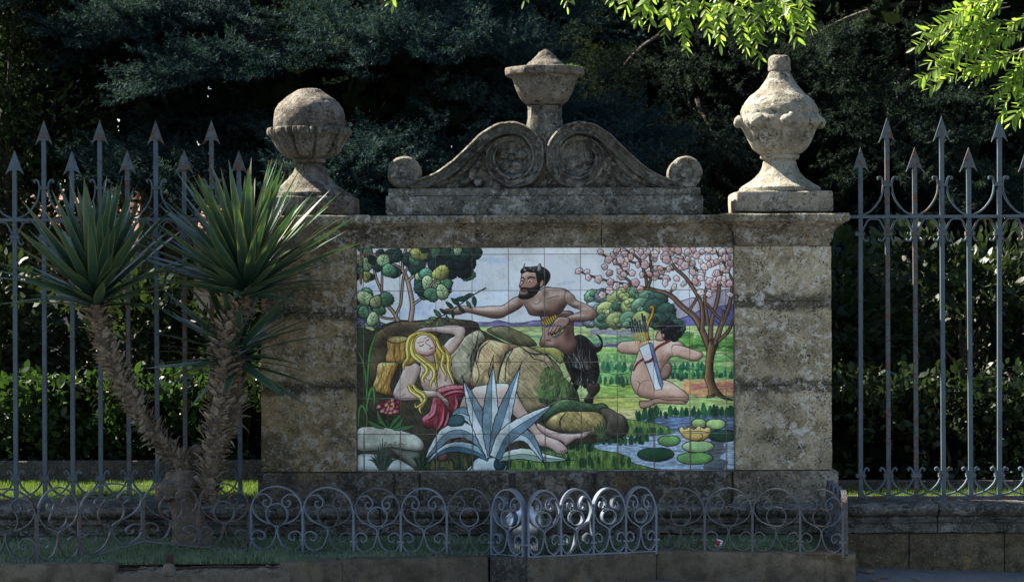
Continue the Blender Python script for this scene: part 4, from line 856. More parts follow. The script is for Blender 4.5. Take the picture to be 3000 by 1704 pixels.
    ag([(905, 1338), (1050, 1312), (1180, 1338), (1345, 1353)], 74, (178, 194, 182), (124, 148, 138), 1)
    ag([(850, 1338), (760, 1290), (660, 1268), (560, 1290), (450, 1380)], 70, (128, 164, 178), (66, 104, 128), -1)
    ag([(865, 1320), (790, 1220), (690, 1165), (590, 1185), (510, 1270), (450, 1350)], 104, GA, GS, -1, True, .3)
    ag([(875, 1325), (930, 1245), (1010, 1195), (1085, 1205), (1140, 1280), (1190, 1372)], 88, (166, 186, 198), GS, -1, True, .2)
    ag([(845, 1250), (790, 1140), (720, 1070), (655, 1058), (606, 1120)], 84, (158, 184, 202), GS, 1, False, .5)
    fill([(596, 1132), (606, 1084), (648, 1066), (694, 1082), (690, 1130), (640, 1140)], (64, 104, 112), (36, 64, 74), None, rad=12)
    ag([(868, 1330), (815, 1180), (758, 1030), (692, 852)], 112, GA, GS, 1, True, .1)
    ag([(880, 1335), (862, 1180), (862, 1000), (876, 760)], 112, GA, GS, -1, True, .6)
    ag([(882, 1335), (915, 1180), (960, 1020), (1044, 770)], 108, (168, 188, 200), (104, 132, 152), -1, True, .4)
    ag([(885, 1338), (950, 1210), (1080, 1112), (1245, 1008)], 108, GA, (98, 126, 146), 1, True, .8)
    # ---- glaze losses and rusty runs along the joints (wear with a shape of its own)
    for (x, y, w, h) in ((62, 80, 16, 60), (60, 220, 16, 70), (120, 62, 70, 10)): fill([(x-w/2, y-h/2), (x+w/2, y-h/3), (x+w/3, y+h/2), (x-w/2, y+h/3)], (132, 98, 80), ol=None, tex=.2)
    for x in (75, 300, 523, 748, 975, 1198, 1422, 1647, 1873, 2097, 2322):
        y0 = 1000 if x > 1400 else 1150
        stroke([(x, y0, 2), (x, (y0+1418)/2, 15), (x, 1418, 9)], (84, 66, 52), al=.35)
    C[:] *= (1+(NB-.5)*.16+(ND-.5)*.10+(NV-.5)*.08)[..., None]
    g_ = C.mean(2, keepdims=True); C[:] = g_+(C-g_)*.84
    return np.clip(C, 0, 255)
# ---------------------------------------------------------------- ground, pavement, lawn, garden bed
def sheet(name, x0, x1, y0, y1, zf, mat, nx=40, ny=40, amp=0, sc=1, seed=0):
    xs = np.linspace(x0, x1, nx+1); ys = np.linspace(y0, y1, ny+1)
    V = [(x, y, (zf(x, y) if callable(zf) else zf)+(mnoise.noise(Vector((x*sc, y*sc, seed)))*amp if amp else 0)) for y in ys for x in xs]
    F = [[j*(nx+1)+i, j*(nx+1)+i+1, (j+1)*(nx+1)+i+1, (j+1)*(nx+1)+i] for j in range(ny) for i in range(nx)]
    return tag(put(name, V, F, mat), kind='structure')
sheet('ground', -250, 250, -250, 250, -.30, M['soil'], 10, 10)
def pave_z(x, y): return -.035*max(0.0, min(x-1.55, 4.0))
sheet('pavement', -12, 12, -3.6, -.03, pave_z, M['pave'], 120, 30, .004, 5)
sheet('road', -60, 60, -30, -3.62, lambda x, y: pave_z(x, y)-.13, M['road'], 60, 20)
LAWN_Z = .315
sheet('lawn', -14, 14, .36, 9, LAWN_Z, M['turf'], 60, 30, .02, 1.5)
sheet('garden', -40, 40, 9, 60, .31, M['soil'], 20, 20)

# ---------------------------------------------------------------- mural wall: plinth, piers, panel, cornice
PL, PR = XP(764), XP(2436)          # outer sides of the piers
IL, IR = XP(1042), XP(2153)         # inner sides of the piers
ZB, ZT = ZP(1475), ZP(632)
Z_PL = ZP(1381)                     # top of the plinth course
Z_CO = ZP(724)                      # underside of the cornice
REC = .055                          # the panel lies back behind the piers
wall = empty('mural_wall', (0, .2, ZB), 'weathered stone wall with two piers and a cornice framing the tile picture', 'wall')
V, F = rbox((IL-.03, REC+.0028, ZB-.2), (IR+.03, .42, Z_CO+.04), .004, .3, .0, 0); put('panel_backing', V, F, M['grout'], wall)
V, F = rbox((PL+.014, .016, ZB-.2), (IL-.012, .42, Z_CO+.05), .004, .3, 0, 0); put('pier_core', V, F, M['mortar'], wall)
V, F = rbox((IR+.012, .016, ZB-.2), (PR-.014, .42, Z_CO+.05), .004, .3, 0, 0); put('pier_core', V, F, M['mortar'], wall)
def courses(x0, x1, ys, mat, seed):
    for i in range(len(ys)-1):
        V, F = rbox((x0, 0, ZP(ys[i])+.0004), (x1, .434, ZP(ys[i+1])-.0004), .006, .03, .0035, seed+i, 9)
        put('stone_block', V, F, mat, wall)
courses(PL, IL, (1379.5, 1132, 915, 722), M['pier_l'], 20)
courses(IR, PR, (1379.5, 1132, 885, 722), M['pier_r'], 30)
# plinth course of separate stones
V, F = rbox((XP(760), -.005, ZB-.1), (XP(2446), .43, Z_PL-.012), .004, .4, 0, 0); put('plinth_core', V, F, M['mortar'], wall)
for i, (a, b, pr) in enumerate(((754, 1149, .024), (1154, 1226, .018), (1230, 1489, .023), (1509, 1721, .021), (1744, 2141, .024), (2146, 2452, .032))):
    V, F = rbox((XP(a), -pr, ZB-.01), (XP(b), .05 if 0 < i < 5 else .455, Z_PL), .012, .03, .004, 40+i, 10); put('plinth_stone', V, F, M['base'] if i < 5 else M['plinth_r'], wall)
# cornice: an inflated-rectangle loft, broken forward over the piers
def cornice(x0, x1, y0, y1, ends, seed, zoff=0.0):
    prof = [(.000, 724), (.004, 716), (.013, 710), (.016, 704), (.017, 694), (.022, 683), (.036, 673), (.058, 664), (.074, 659), (.078, 656), (.092, 655), (.098, 651), (.100, 642), (.099, 635), (.093, 631.5), (.02, 630), (-.1, 629)]
    rings = []; n = max(8, int((x1-x0)/.03))
    for (p, py) in prof:
        z = ZP(py)+zoff; a = x0-(p if ends[0] else 0); b = x1+(p if ends[1] else 0); c = y0-p; d = y1+p
        ring = [(a+(b-a)*i/n, c, z) for i in range(n)]+[(b, c+(d-c)*i/8, z) for i in range(8)]+[(b-(b-a)*i/n, d, z) for i in range(n)]+[(a, d-(d-c)*i/8, z) for i in range(8)]
        rings.append([wob(v, .005, 9, seed) for v in ring])
    return loft(rings, True, True)
for (a, b, y0, e, sd, zo) in ((XP(1047), XP(1396.3), REC-.012, (0, 0), 51, 0), (XP(1396.8), XP(1763.2), REC-.011, (0, 0), 52, .0015), (XP(1763.7), XP(2148), REC-.013, (0, 0), 53, -.001),
                          (PL+.012, IL-.012, -.004, (1, 1), 54, .003), (IR+.012, PR-.012, -.004, (1, 1), 55, .0035)):
    V, F = cornice(a, b, y0, .44, e, sd, zo); put('cornice_stone', V, F, M['cornice'], wall)
V, F = rbox((IL-.02, REC+.01, Z_CO-.02), (IR+.02, .42, ZT-.03), .004, .4, 0, 0); put('cornice_core', V, F, M['mortar'], wall)

# ---------------------------------------------------------------- long low boundary wall with moulded coping
low = empty('boundary_wall', (0, .1, 0), 'long low stone wall with moulded coping running under the railings and mural', 'wall')
YF = -.035
V, F = rbox((-7, YF+.012, -.5), (7, .36, ZP(1500)), .004, 1.0, 0, 0); put('wall_core', V, F, M['mortar'], low)
def coping(x0, x1, seed):
    prof = [(.0, 1562), (.018, 1560), (.024, 1551), (.024, 1541), (.030, 1532), (.047, 1529), (.050, 1526), (.030, 1521), (.028, 1515), (.038, 1511), (.060, 1507), (.074, 1499), (.078, 1490), (.070, 1482), (.052, 1477), (.03, 1475.5), (-.1, 1473)]
    rings = []
    n = max(6, int((x1-x0)/.04))
    for (p, py) in prof:
        z = ZP(py); c = YF-p; d = .37+p*.6
        ring = [(x0+(x1-x0)*i/n, c, z) for i in range(n+1)]+[(x1-(x1-x0)*i/n, d, z) for i in range(n+1)]
        rings.append([wob(v, .007, 6, seed)+Vector((0, 0, wob(v, .006, 22, seed+3).z-v[2])) for v in ring])
    return loft(rings, True, True)
cj = [-1300, -560, -60, 520, 1113, 1640, 2204, 2738, 3310, 3900, 4700]
for i in range(len(cj)-1):
    V, F = coping(XP(cj[i])+.004, XP(cj[i+1])-.004, 60+i); put('coping_stone', V, F, M['coping'], low)
bj = [-1300, -500, -40, 360, 820, 1240, 1560, 1900, 2240, 2657, 2936, 3260, 3700, 4300]
for i in range(len(bj)-1):
    V, F = rbox((XP(bj[i])+.0025, YF, -.35), (XP(bj[i+1])-.0025, .1, ZP(1564)), .006, .05, .0025, 80+i, 9); put('stone_block', V, F, M['ashlar'], low)

# ---------------------------------------------------------------- carved pediment
YM = .20
ped = empty('carved_pediment', (XP(1597, YM), YM, ZP(628, YM)), 'lichen-covered carved stone gable with two big scrolls above the tiles', 'pediment')
def Q(zx, zy, y):            # point of the enlarged pediment view
    return P(1000+zx/2.2064, 100+zy/2.2064, y)
V, F = rbox((XP(1135, YM), .03, ZP(633, YM)), (XP(2055, YM), .40, ZP(577, YM)), .010, .035, .005, 101, 8); put('base_block', V, F, M['pediment'], ped)
V, F = rbox((XP(1143, YM), .045, ZP(578, YM)), (XP(2047, YM), .385, ZP(554, YM)), .009, .035, .005, 102, 8); put('base_step', V, F, M['pediment'], ped)
YV = .105                   # front of the carved leaf field
top = [(300, 1006), (300, 900), (330, 850), (400, 800), (470, 830), (505, 925), (560, 905), (620, 880), (700, 825), (780, 755), (860, 680), (940, 612), (1040, 574), (1110, 566), (1200, 594), (1262, 640), (1300, 700), (1317, 760)]
def gable(mir):
    f = (lambda x: 2634-x) if mir else (lambda x: x)
    # slab carrying the relief
    cur = crv([(x, y, 0) for x, y in top[5:]], 4)
    fr = [Q(f(v.x), v.y+16, YV+.01) for v in cur]; bot = [Q(f(v.x), 1012, YV+.01) for v in cur]
    n = len(fr); V = []; 
    for y in (YV+.012, .345):
        V += [Vector((p.x, y, p.z)) for p in fr]+[Vector((p.x, y, p.z)) for p in bot]
    F = []
    for i in range(n-1):
        F += [[i, i+1, n+i+1, n+i], [2*n+i+1, 2*n+i, 3*n+i, 3*n+i+1], [i+1, i, 2*n+i, 2*n+i+1]]
    F += [[0, n, 3*n, 2*n], [n-1, 2*n+n-1, 3*n+n-1, 2*n-1]]
    put('gable_slab', [wob(v, .004, 10, 103) for v in V], F, M['pediment'], ped)
    # scroll band: swept moulding that runs from the small volute over the shoulder into the big one
    path = [(425, 955), (480, 968), (540, 958), (620, 926), (700, 874), (780, 806), (860, 730), (940, 658), (1020, 614), (1110, 604), (1190, 632), (1248, 694), (1272, 780), (1256, 868), (1200, 934), (1110, 958), (1025, 928), (972, 862), (962, 790), (990, 728), (1040, 692)]
    pc = crv([(x, y, 0) for x, y in path], 7); m = len(pc); rings = []
    for i, v in enumerate(pc):
        t = i/(m-1.0); hw = 34+8*math.sin(min(1, t*1.6)*math.pi*.5)
        if t > .62: hw *= 1-.42*(t-.62)/.38
        d = pc[min(i+1, m-1)]-pc[max(i-1, 0)]; nx, ny = -d.y/d.length, d.x/d.length
        pr = 0.0 if t < .6 else .012*(t-.6)
        ring = []
        for (u, w) in ((-1, .16), (-1.02, .045), (-.96, .012), (-.86, .004), (-.70, .0), (-.62, .008), (-.50, .018), (-.2, .024), (.2, .024), (.5, .018), (.62, .008), (.70, .0), (.86, .004), (.96, .012), (1.02, .045), (1, .16)):
            back = (.355 if t < .58 else .16) if w == .16 else .032+w*1.5-pr
            p = Q(f(v.x+nx*u*hw), v.y+ny*u*hw, .05); ring.append(wob(Vector((p.x, back, p.z)), .005, 16, 104))
        rings.append(ring)
    V, F = loft(rings, True, True); put('scroll_band', V, F if not mir else [q[::-1] for q in F], M['pediment'], ped)
    # small end volute: a drum with a raised spiral
    c = Q(f(405), 893, .05); r = 106*S/2.2064*(D+YM)/D
    prof = [(.0, .048), (.16, .045), (.30, .050), (.38, .062), (.46, .064), (.54, .054), (.70, .044), (.86, .046), (.97, .058), (1.0, .08), (1.0, .2), (.99, .34), (0, .345)]
    rings = [[wob(Vector((c.x+r*p*math.cos(a)*(1+.02*math.sin(a*2)), y, c.z+r*p*math.sin(a))), .006, 18, 105+mir) for a in np.linspace(0, 2*math.pi, 36, endpoint=False)] for p, y in prof]
    V, F = loft(rings, False, False); put('end_volute', V, F, M['pediment'], ped)
    # dished disc and rosette inside the big volute
    c = Q(f(1100), 795, .05); r = 150*S/2.2064*(D+YM)/D
    rings = [[wob(Vector((c.x+r*p*math.cos(a), y, c.z+r*p*math.sin(a))), .004, 20, 107+mir) for a in np.linspace(0, 2*math.pi, 48, endpoint=False)] for p, y in ((0.001, .100), (.4, .104), (.68, .110), (.76, .080), (.84, .064), (.92, .072), (1.0, .112), (1.0, .2))]
    V, F = loft(rings, False, False); put('volute_disc', V, F, M['pediment'], ped)
    ros = Geo(); rr = random.Random(4+mir)
    def lump(cx, cz, rx, rz, h, rot=0, y0=.108):
        Vv = []; nn = 12; lv = 5
        for j in range(lv):
            ph = j/(lv-1)*math.pi/2; cr_, hh = math.cos(ph), math.sin(ph)
            for k in range(nn):
                a = 2*math.pi*k/nn; x = math.cos(a)*rx*cr_; z = math.sin(a)*rz*cr_
                Vv.append(wob(Vector((cx+x*math.cos(rot)-z*math.sin(rot), y0-h*hh, cz+x*math.sin(rot)+z*math.cos(rot))), .004, 30, 3))
        Ff = [[j*nn+k, j*nn+(k+1) % nn, (j+1)*nn+(k+1) % nn, (j+1)*nn+k] for j in range(lv-1) for k in range(nn)]
        ros.add(Vv, Ff)
    if not mir:
        for k in range(5):
            a = k*2*math.pi/5+.3; lump(c.x+math.cos(a)*r*.42, c.z+math.sin(a)*r*.42, r*.30, r*.21, .028, a)
            a += math.pi/5; lump(c.x+math.cos(a)*r*.62, c.z+math.sin(a)*r*.62, r*.10, r*.13, .014, a)
        lump(c.x, c.z, r*.17, r*.17, .036)
    else:      # worn almost smooth
        for k in range(9):
            a = rr.uniform(0, 6.28); q = rr.uniform(.1, .55); lump(c.x+math.cos(a)*r*q, c.z+math.sin(a)*r*q, r*rr.uniform(.16, .3), r*rr.uniform(.14, .26), rr.uniform(.012, .026), a)
    ros.put('rosette', M['pediment'], ped, True)
    # acanthus leaf lobes in the corner under the shoulder
    ros = Geo()
    for (x, y, rx, rz, h, rot) in ((900, 740, 26, 90, .03, -.55), (820, 840, 30, 90, .034, -.75), (740, 920, 26, 80, .03, -.95), (640, 965, 24, 70, .024, -1.2), (850, 900, 30, 60, .028, -.3), (800, 955, 30, 44, .03, -.9), (885, 960, 34, 40, .026, .3), (700, 985, 40, 20, .02, 0), (930, 830, 18, 60, .016, .1)):
        p = Q(f(x), y, .09); k = S/2.2064; lump(p.x, p.z, rx*k, rz*k, h*1.5, rot*(1 if not mir else -1), .120)
    ros.put('leaf_relief', M['pediment'], ped, True)
gable(False); gable(True)
# pedestal of the pot grows out between the scrolls
prof = dense([(.116, ZP(470, YM)), (.114, ZP(380, YM)), (.110, ZP(360, YM)), (.104, ZP(340, YM)), (.101, ZP(318, YM)), (.106, ZP(312, YM))], .012)
V, F = lathe(prof, (XP(1598, YM), .20), 32, lambda t, r, z: 1/max(abs(math.cos(t)), abs(math.sin(t)))**.35*.93, .007, 111, 14); put('pedestal', V, F, M['pediment'], ped)

# ---------------------------------------------------------------- pot and finials
def zy(c, pts, k, y): return [(h/k*S*(D+y)/D, ZP(c+v/k, y)) for h, v in pts]
pot = empty('stone_pot', (XP(1598, YM), YM, ZP(312, YM)), 'eight-sided stone pot with conical filling and moss on the central pedestal', 'stone pot')
pr = zy(100, [(100, 466), (112, 462), (128, 452), (158, 425), (185, 380), (202, 335), (214, 300), (226, 284), (248, 276), (263, 268), (268, 250), (268, 232), (262, 224), (245, 221), (150, 219)], 2.2064, YM)
def oct8(t, r, z):
    a = ((t+math.pi/8) % (math.pi/4))-math.pi/8
    return (1/math.cos(a))*.955*(1-.07*math.exp(-((abs(a)-math.pi/8)/.06)**2))
V, F = lathe(dense(pr, .008), (pot.location.x, YM), 96, oct8, .004, 112, 16); put('bowl', V, F, M['ball'], pot)
pr = zy(100, [(140, 221), (132, 212), (118, 196), (96, 176), (74, 156), (52, 136), (30, 116), (14, 102), (3, 98)], 2.2064, YM)
V, F = lathe(dense(pr, .006), (pot.location.x+.005, YM), 48, None, .010, 113, 22); put('conical_fill', V, F, M['ball'], pot)
g = Geo(); rr = random.Random(5)
for k in range(90):
    a = rr.uniform(-1.2, .25); r = rr.uniform(.16, .215); x = pot.location.x+r*math.cos(a)*.95; y = YM+r*math.sin(a)*.8; z = ZP(200, YM)+rr.uniform(0, .008)
    d = Vector((rr.gauss(0, .5), rr.gauss(0, .5), 1)).normalized()*rr.uniform(.008, .022); w = Vector((rr.gauss(0, 1), rr.gauss(0, 1), 0)).normalized()*.005
    p = Vector((x, y, z-.004)); g.add([p-w, p+w, p+d], [[0, 1, 2]])
mo = g.put('moss', M['moss'], pot); mo['kind'] = 'stuff'

bf = empty('ball_finial', (XP(908, YM), YM, ZP(631, YM)), 'brown stone ball sitting in a petalled cup on the left pier', 'finial')
V, F = rbox((XP(908-138, YM), YM-.24, ZP(632, YM)), (XP(908+138, YM), YM+.24, ZP(576, YM)), .016, .03, .005, 121, 10); put('plinth', V, F, M['ball'], bf)
pr = zy(200, [(300, 976), (306, 970), (306, 948), (290, 940), (250, 918), (205, 880), (160, 835), (124, 785), (103, 740), (95, 724), (116, 719), (126, 712), (126, 690), (118, 682)], 2.6, YM)
V, F = lathe(dense(pr, .008), (bf.location.x, YM), 56, None, .006, 122, 14); put('foot', V, F, M['ball'], bf)
PZ = ZP(200+520/2.6, YM)
def petals(n, d0):
    def f(t, r, z):
        a = abs(math.sin(t*n/2+.35)); return 1-d0*math.exp(-(a/.17)**2)-.05*math.exp(-((abs(a)-.72)/.10)**2)*(1 if z > PZ else .5)+.02*a
    return f
pr = zy(200, [(110, 690), (150, 682), (190, 665), (226, 632), (252, 594), (272, 555), (288, 528), (306, 512), (316, 500), (319, 478), (316, 460), (308, 453), (285, 452), (240, 456)], 2.6, YM)
V, F = lathe(dense(pr, .007), (bf.location.x, YM), 144, petals(10, .17), .004, 123, 16); put('petal_cup', V, F, M['ball'], bf)
pr = zy(200, [(262, 470), (268, 450), (272, 420), (272, 385), (268, 345), (256, 305), (232, 268), (198, 235), (160, 208), (122, 184), (100, 168), (88, 158), (60, 152), (20, 149), (3, 149)], 2.6, YM)
V, F = lathe(dense(pr, .008), (bf.location.x, YM), 72, None, .006, 124, 20); put('ball', V, F, M['ball'], bf)

uf = empty('urn_finial', (XP(2286, YM), YM, ZP(626, YM)), 'pale lidded stone urn with bosses and a knob on the right pier', 'finial')
V, F = rbox((XP(2286-140, YM), YM-.24, ZP(627, YM)), (XP(2286+140, YM), YM+.24, ZP(567, YM)), .014, .03, .006, 131, 10); put('plinth', V, F, M['urn'], uf)
pr = zy(100, [(238, 972), (246, 966), (246, 946), (230, 934), (190, 912), (150, 882), (122, 845), (104, 805), (96, 775), (104, 770), (116, 766), (119, 750), (114, 738)], 2.08, YM)
V, F = lathe(dense(pr, .008), (uf.location.x, YM), 56, None, .007, 132, 14); put('foot', V, F, M['urn'], uf)
def lobes(t, r, z):
    a = abs(math.sin(t*8/2+.2)); w = min(1, max(0, (ZP(100+560/2.08, YM)-z)/.05)) if z < ZP(100+560/2.08, YM) else 0
    return 1-.11*w*math.exp(-(a/.2)**2)
pr = zy(100, [(112, 745), (135, 732), (165, 706), (190, 670), (208, 630), (222, 592), (236, 566), (246, 548), (246, 528), (240, 514), (234, 502), (236, 480), (228, 450), (210, 420), (182, 392), (150, 366), (122, 338), (100, 310), (84, 285), (72, 258), (64, 238)], 2.08, YM)
V, F = lathe(dense(pr, .008), (uf.location.x, YM), 112, lobes, .008, 133, 15); put('bowl', V, F, M['urn'], uf)
pr = zy(100, [(60, 240), (68, 232), (70, 215), (67, 205), (69, 180), (66, 158), (58, 145), (44, 138), (3, 135)], 2.08, YM)
V, F = lathe(dense(pr, .006), (uf.location.x, YM), 48, lambda t, r, z: 1-.07*math.exp(-(abs(math.sin(t*2.5+.4))/.2)**2), .004, 134, 22); put('knob', V, F, M['urn'], uf)
for k in range(8):
    a = k*math.pi/4+.12-math.pi/2; c = Vector((uf.location.x+math.cos(a)*.228, YM+math.sin(a)*.228, ZP(100+541/2.08, YM)))
    V = []; F = []; nn = 12
    for j in range(7):
        ph = -math.pi/2+math.pi*j/6
        for q in range(nn):
            b = 2*math.pi*q/nn; l = Vector((math.cos(ph)*math.cos(b)*.034, math.cos(ph)*math.sin(b)*.052, math.sin(ph)*.033))
            V.append(wob(c+Vector((l.x*math.cos(a)-l.y*math.sin(a), l.x*math.sin(a)+l.y*math.cos(a), l.z+.006*math.sin(b*2))), .006, 24, 140+k))
    F = [[j*nn+q, j*nn+(q+1) % nn, (j+1)*nn+(q+1) % nn, (j+1)*nn+q] for j in range(6) for q in range(nn)]
    put('boss', V, F, M['urn'], uf)

# ---------------------------------------------------------------- tile picture: 12 x 7 glazed tiles
def img_to_px(mx, my): return 1030+mx/2.1105, 710+my/2.1105
TL = P(*img_to_px(MX0, MY0), REC); BRt = P(*img_to_px(MX1, MY1), REC)
mx0, mx1 = IL+.002, IR-.002; mz1, mz0 = Z_CO-.001, Z_PL+.003
mur = empty('tile_mural', (mx0, REC, mz0), 'glazed tile picture of a horned piper, reclining woman and kneeling archer', 'tile mural')
C = paint_mural()
lin = np.where(C/255 <= .04045, C/255/12.92, ((C/255+.055)/1.055)**2.4)
lin = np.clip(lin**1.16*np.array(MURAL_GAIN, np.float32), 0, .90)
srgb = np.where(lin <= .0031308, lin*12.92, 1.055*lin**(1/2.4)-.055)
img = bpy.data.images.new('tile_painting', C.shape[1], C.shape[0], alpha=False)
px = np.ones((C.shape[0], C.shape[1], 4), np.float32); px[..., :3] = srgb[::-1]
img.pixels.foreach_set(px.ravel()); img.update(); img.pack()
m, nt, out = newmat('painted_glaze'); T = NT(nt)
tc = T.n('ShaderNodeTexCoord', object=mur); mp = T.n('ShaderNodeMapping'); T.l(tc.outputs['Object'], mp.inputs[0])
wM, hM = mx1-mx0, mz1-mz0
cmb = T.n('ShaderNodeCombineXYZ'); sp = T.n('ShaderNodeSeparateXYZ'); T.l(tc.outputs['Object'], sp.inputs[0])
T.l(T.math('DIVIDE', sp.outputs[0], wM), cmb.inputs[0]); T.l(T.math('DIVIDE', sp.outputs[2], hM), cmb.inputs[1])
it = T.n('ShaderNodeTexImage', image=img, extension='EXTEND', interpolation='Cubic'); T.l(cmb.outputs[0], it.inputs[0])
gpos = T.n('ShaderNodeNewGeometry').outputs['Position']
grime = T.ramp(T.noise(gpos, 5, 6, .7), .52, .75, 0, .30)
col = T.mix(grime, it.outputs[0], (.16, .15, .13))
col = T.mix(T.math('MULTIPLY', T.ramp(T.noise(gpos, 130, 2, .5), .66, .74), .35), col, (.10, .09, .08))
rnd = T.n('ShaderNodeObjectInfo').outputs['Random']
hs = T.n('ShaderNodeHueSaturation'); T.l(col, hs.inputs['Color']); T.l(T.ramp(rnd, 0, 1, .88, 1.06), hs.inputs['Value'])
T.bsdf(out, hs.outputs[0], T.ramp(T.noise(gpos, 40, 3), .3, .7, .20, .38), T.bump(T.noise(gpos, 22, 3), .12, .004), .14)
gx = [MX0, 75, 300, 523, 748, 975, 1198, 1422, 1647, 1873, 2097, 2322, MX1]; gz = [MY0, 70, 296, 519, 743, 966, 1190, MY1]
rt = random.Random(11); cache = {}
for j in range(7):
    for i in range(12):
        x0 = mx0+(gx[i]-MX0)/(MX1-MX0)*wM; x1 = mx0+(gx[i+1]-MX0)/(MX1-MX0)*wM
        z1 = mz1-(gz[j]-MY0)/(MY1-MY0)*hM; z0 = mz1-(gz[j+1]-MY0)/(MY1-MY0)*hM
        w, h = x1-x0, z1-z0; key = (round(w, 3), round(h, 3))
        if key not in cache:
            gp = .0013; e = .0018; hw, hh = w/2-gp, h/2-gp
            V = [(sx*hw, .012, sz*hh) for sx, sz in ((-1, -1), (1, -1), (1, 1), (-1, 1))]+[(sx*hw, .0022, sz*hh) for sx, sz in ((-1, -1), (1, -1), (1, 1), (-1, 1))]+[(sx*(hw-e), 0, sz*(hh-e)) for sx, sz in ((-1, -1), (1, -1), (1, 1), (-1, 1))]
            F = [[8, 9, 10, 11]]+[[4+k, 4+(k+1) % 4, 8+(k+1) % 4, 8+k] for k in range(4)]+[[k, (k+1) % 4, 4+(k+1) % 4, 4+k] for k in range(4)]
            cache[key] = mk_mesh('tile', V, F, m, False)
        o = link_mesh('tile', cache[key], mur, (x0+w/2-mx0, rt.uniform(-.0010, .0010), z0+h/2-mz0))
        o.rotation_euler = (rt.gauss(0, .004), 0, rt.gauss(0, .004))
# ---------------------------------------------------------------- tall spear railings
YR = .17
def railing(bars, label, group, xa, xb, mats):
    """bars: list of (pixel x, tall?)"""
    root = empty('iron_railing', (XP((bars[0][0]+bars[-1][0])/2, YR), YR, ZP(1475, YR)), label, 'railing', group)
    zr = ZP(639, YR); zb = ZP(1461, YR); rr = random.Random(len(bars)); hw = .0118
    xs = [XP(b[0], YR) for b in bars]
    g = Geo(); g.box(((xa+xb)/2, YR, zr), ((xb-xa)/2, .019, .0085)); g.put('top_rail', M['rail'], root)
    g = Geo(); g.box(((xa+xb)/2, YR, zb), ((xb-xa)/2, .017, .008)); g.put('bottom_rail', M['rail_rusty'], root)
    for x, (px, tall) in zip(xs, bars):
        mat = M[mats] if rr.random() < .7 else M['rail_rusty']
        zt = ZP(412 if tall else 500, YR)+rr.uniform(-.004, .004); ln = rr.gauss(0, .0025)
        g = Geo(); lean = rr.gauss(0, .004)
        V = []
        for z in (zb-.03, zb+.4, zr, zt):
            o = lean*(z-zb)/(zt-zb)
            V += [(x+o-hw, YR-hw, z), (x+o+hw, YR-hw, z), (x+o+hw, YR+hw, z), (x+o-hw, YR+hw, z)]
        F = [[i*4+k, i*4+(k+1) % 4, i*4+4+(k+1) % 4, i*4+4+k] for i in range(3) for k in range(4)]+[[12, 13, 14, 15]]
        b = put('bar', V, F, mat, root, False, (x, YR, zb))
        x += lean
        # flat arrow head with swept barbs
        k = S*(D+YR)/D; w = (24.5 if tall else 26)*k*rr.uniform(.96, 1.04); h = 66*k; t = .006
        out = [(0, h), (.27*w, h*.70), (.50*w, h*.45), (.72*w, h*.20), (w*1.02, -.012), (.62*w, .010), (hw*.95, .014), (hw*.8, 0)]
        pts = out+[(-a, c) for a, c in out[::-1][:-1]]
        n = len(pts); V = [(x+a, YR-t, zt+c-.004) for a, c in pts]+[(x+a, YR+t, zt+c-.004) for a, c in pts]
        V += [(x, YR-t-.004, zt+h*.3), (x, YR+t+.004, zt+h*.3)]
        F = []
        for i in range(n):
            j = (i+1) % n; F += [[i, j, 2*n], [n+j, n+i, 2*n+1], [j, i, n+i, n+j]]
        sh = put('spear_head', V, F, M['rail_rusty'] if rr.random() < .6 else mat, b, False)
    nm = (0, 1, 0); px_ = S*(D+YR)/D
    def collar(x, z, w=.024, h=.0085):
        g = Geo(); g.box((x, YR, z), (w, .022, h)); g.box((x, YR, z+h*.75), (w*.94, .0235, h*.28)); g.put('collar', M['rail_rusty'] if rr.random() < .5 else M['rail'], root)
    zc = ZP(546, YR); zd = ZP(689, YR); ze = ZP(1396, YR)
    def curve(pts, name='scroll'):
        g = Geo(); g.strap(crv([(p[0], YR+rr.uniform(-.001, .001), p[1]) for p in pts], 6), nm, .024, .0085); g.put(name, M['rail_rusty'] if rr.random() < .35 else M['rail'], root)
    for i, (x, (px, tall)) in enumerate(zip(xs, bars)):
        if not tall: continue
        collar(x, zc)
        for s, j in ((-1, i-1), (1, i+1)):
            xn = xs[j] if 0 <= j < len(xs) else x+s*.155
            a = x+s*hw*1.6
            e = abs(xn-a)
            curve([(a+s*.031, zc+.029), (a+s*.034, zc+.041), (a+s*.022, zc+.046), (a+s*.011, zc+.033), (a+s*.006, zc+.012), (a+s*.006, zc-.01), (a+s*.012, zc-.05), (a+s*.032, zc-.095), (a+s*e*.52, zc-.142), (a+s*e*.8, zr+.014), (xn-s*hw, zr+.012)])
    for x in xs: collar(x, zd, .026, .010); collar(x, ze, .027, .0105)
    for i in range(len(xs)-1):
        a, b = xs[i]+hw, xs[i+1]-hw; mid = (a+b)/2; hgap = (b-a)/2
        curve([(a+.032, zd-.026), (a+.034, zd-.036), (a+.022, zd-.040), (a+.010, zd-.028), (a+.004, zd-.006), (a+.004, zd+.016), (a+.018, zd+.046), (mid-hgap*.45, zr-.018), (mid, zr-.0125), (mid+hgap*.45, zr-.018), (b-.018, zd+.046), (b-.004, zd+.016), (b-.004, zd-.006), (b-.010, zd-.028), (b-.022, zd-.040), (b-.034, zd-.036), (b-.032, zd-.026)], 'arch_scroll')
        for s, p, q in ((1, a, b), (-1, b, a)):
            curve([(p+s*.030, ze+.026), (p+s*.034, ze+.037), (p+s*.022, ze+.043), (p+s*.010, ze+.030), (p+s*.004, ze+.006), (p+s*.006, ze-.014), (p+s*.022, ze-.048), (mid-s*.005, ze-.086), (q-s*.022, zb+.018), (q-s*.003, zb+.012)], 'heart_scroll')
    return root
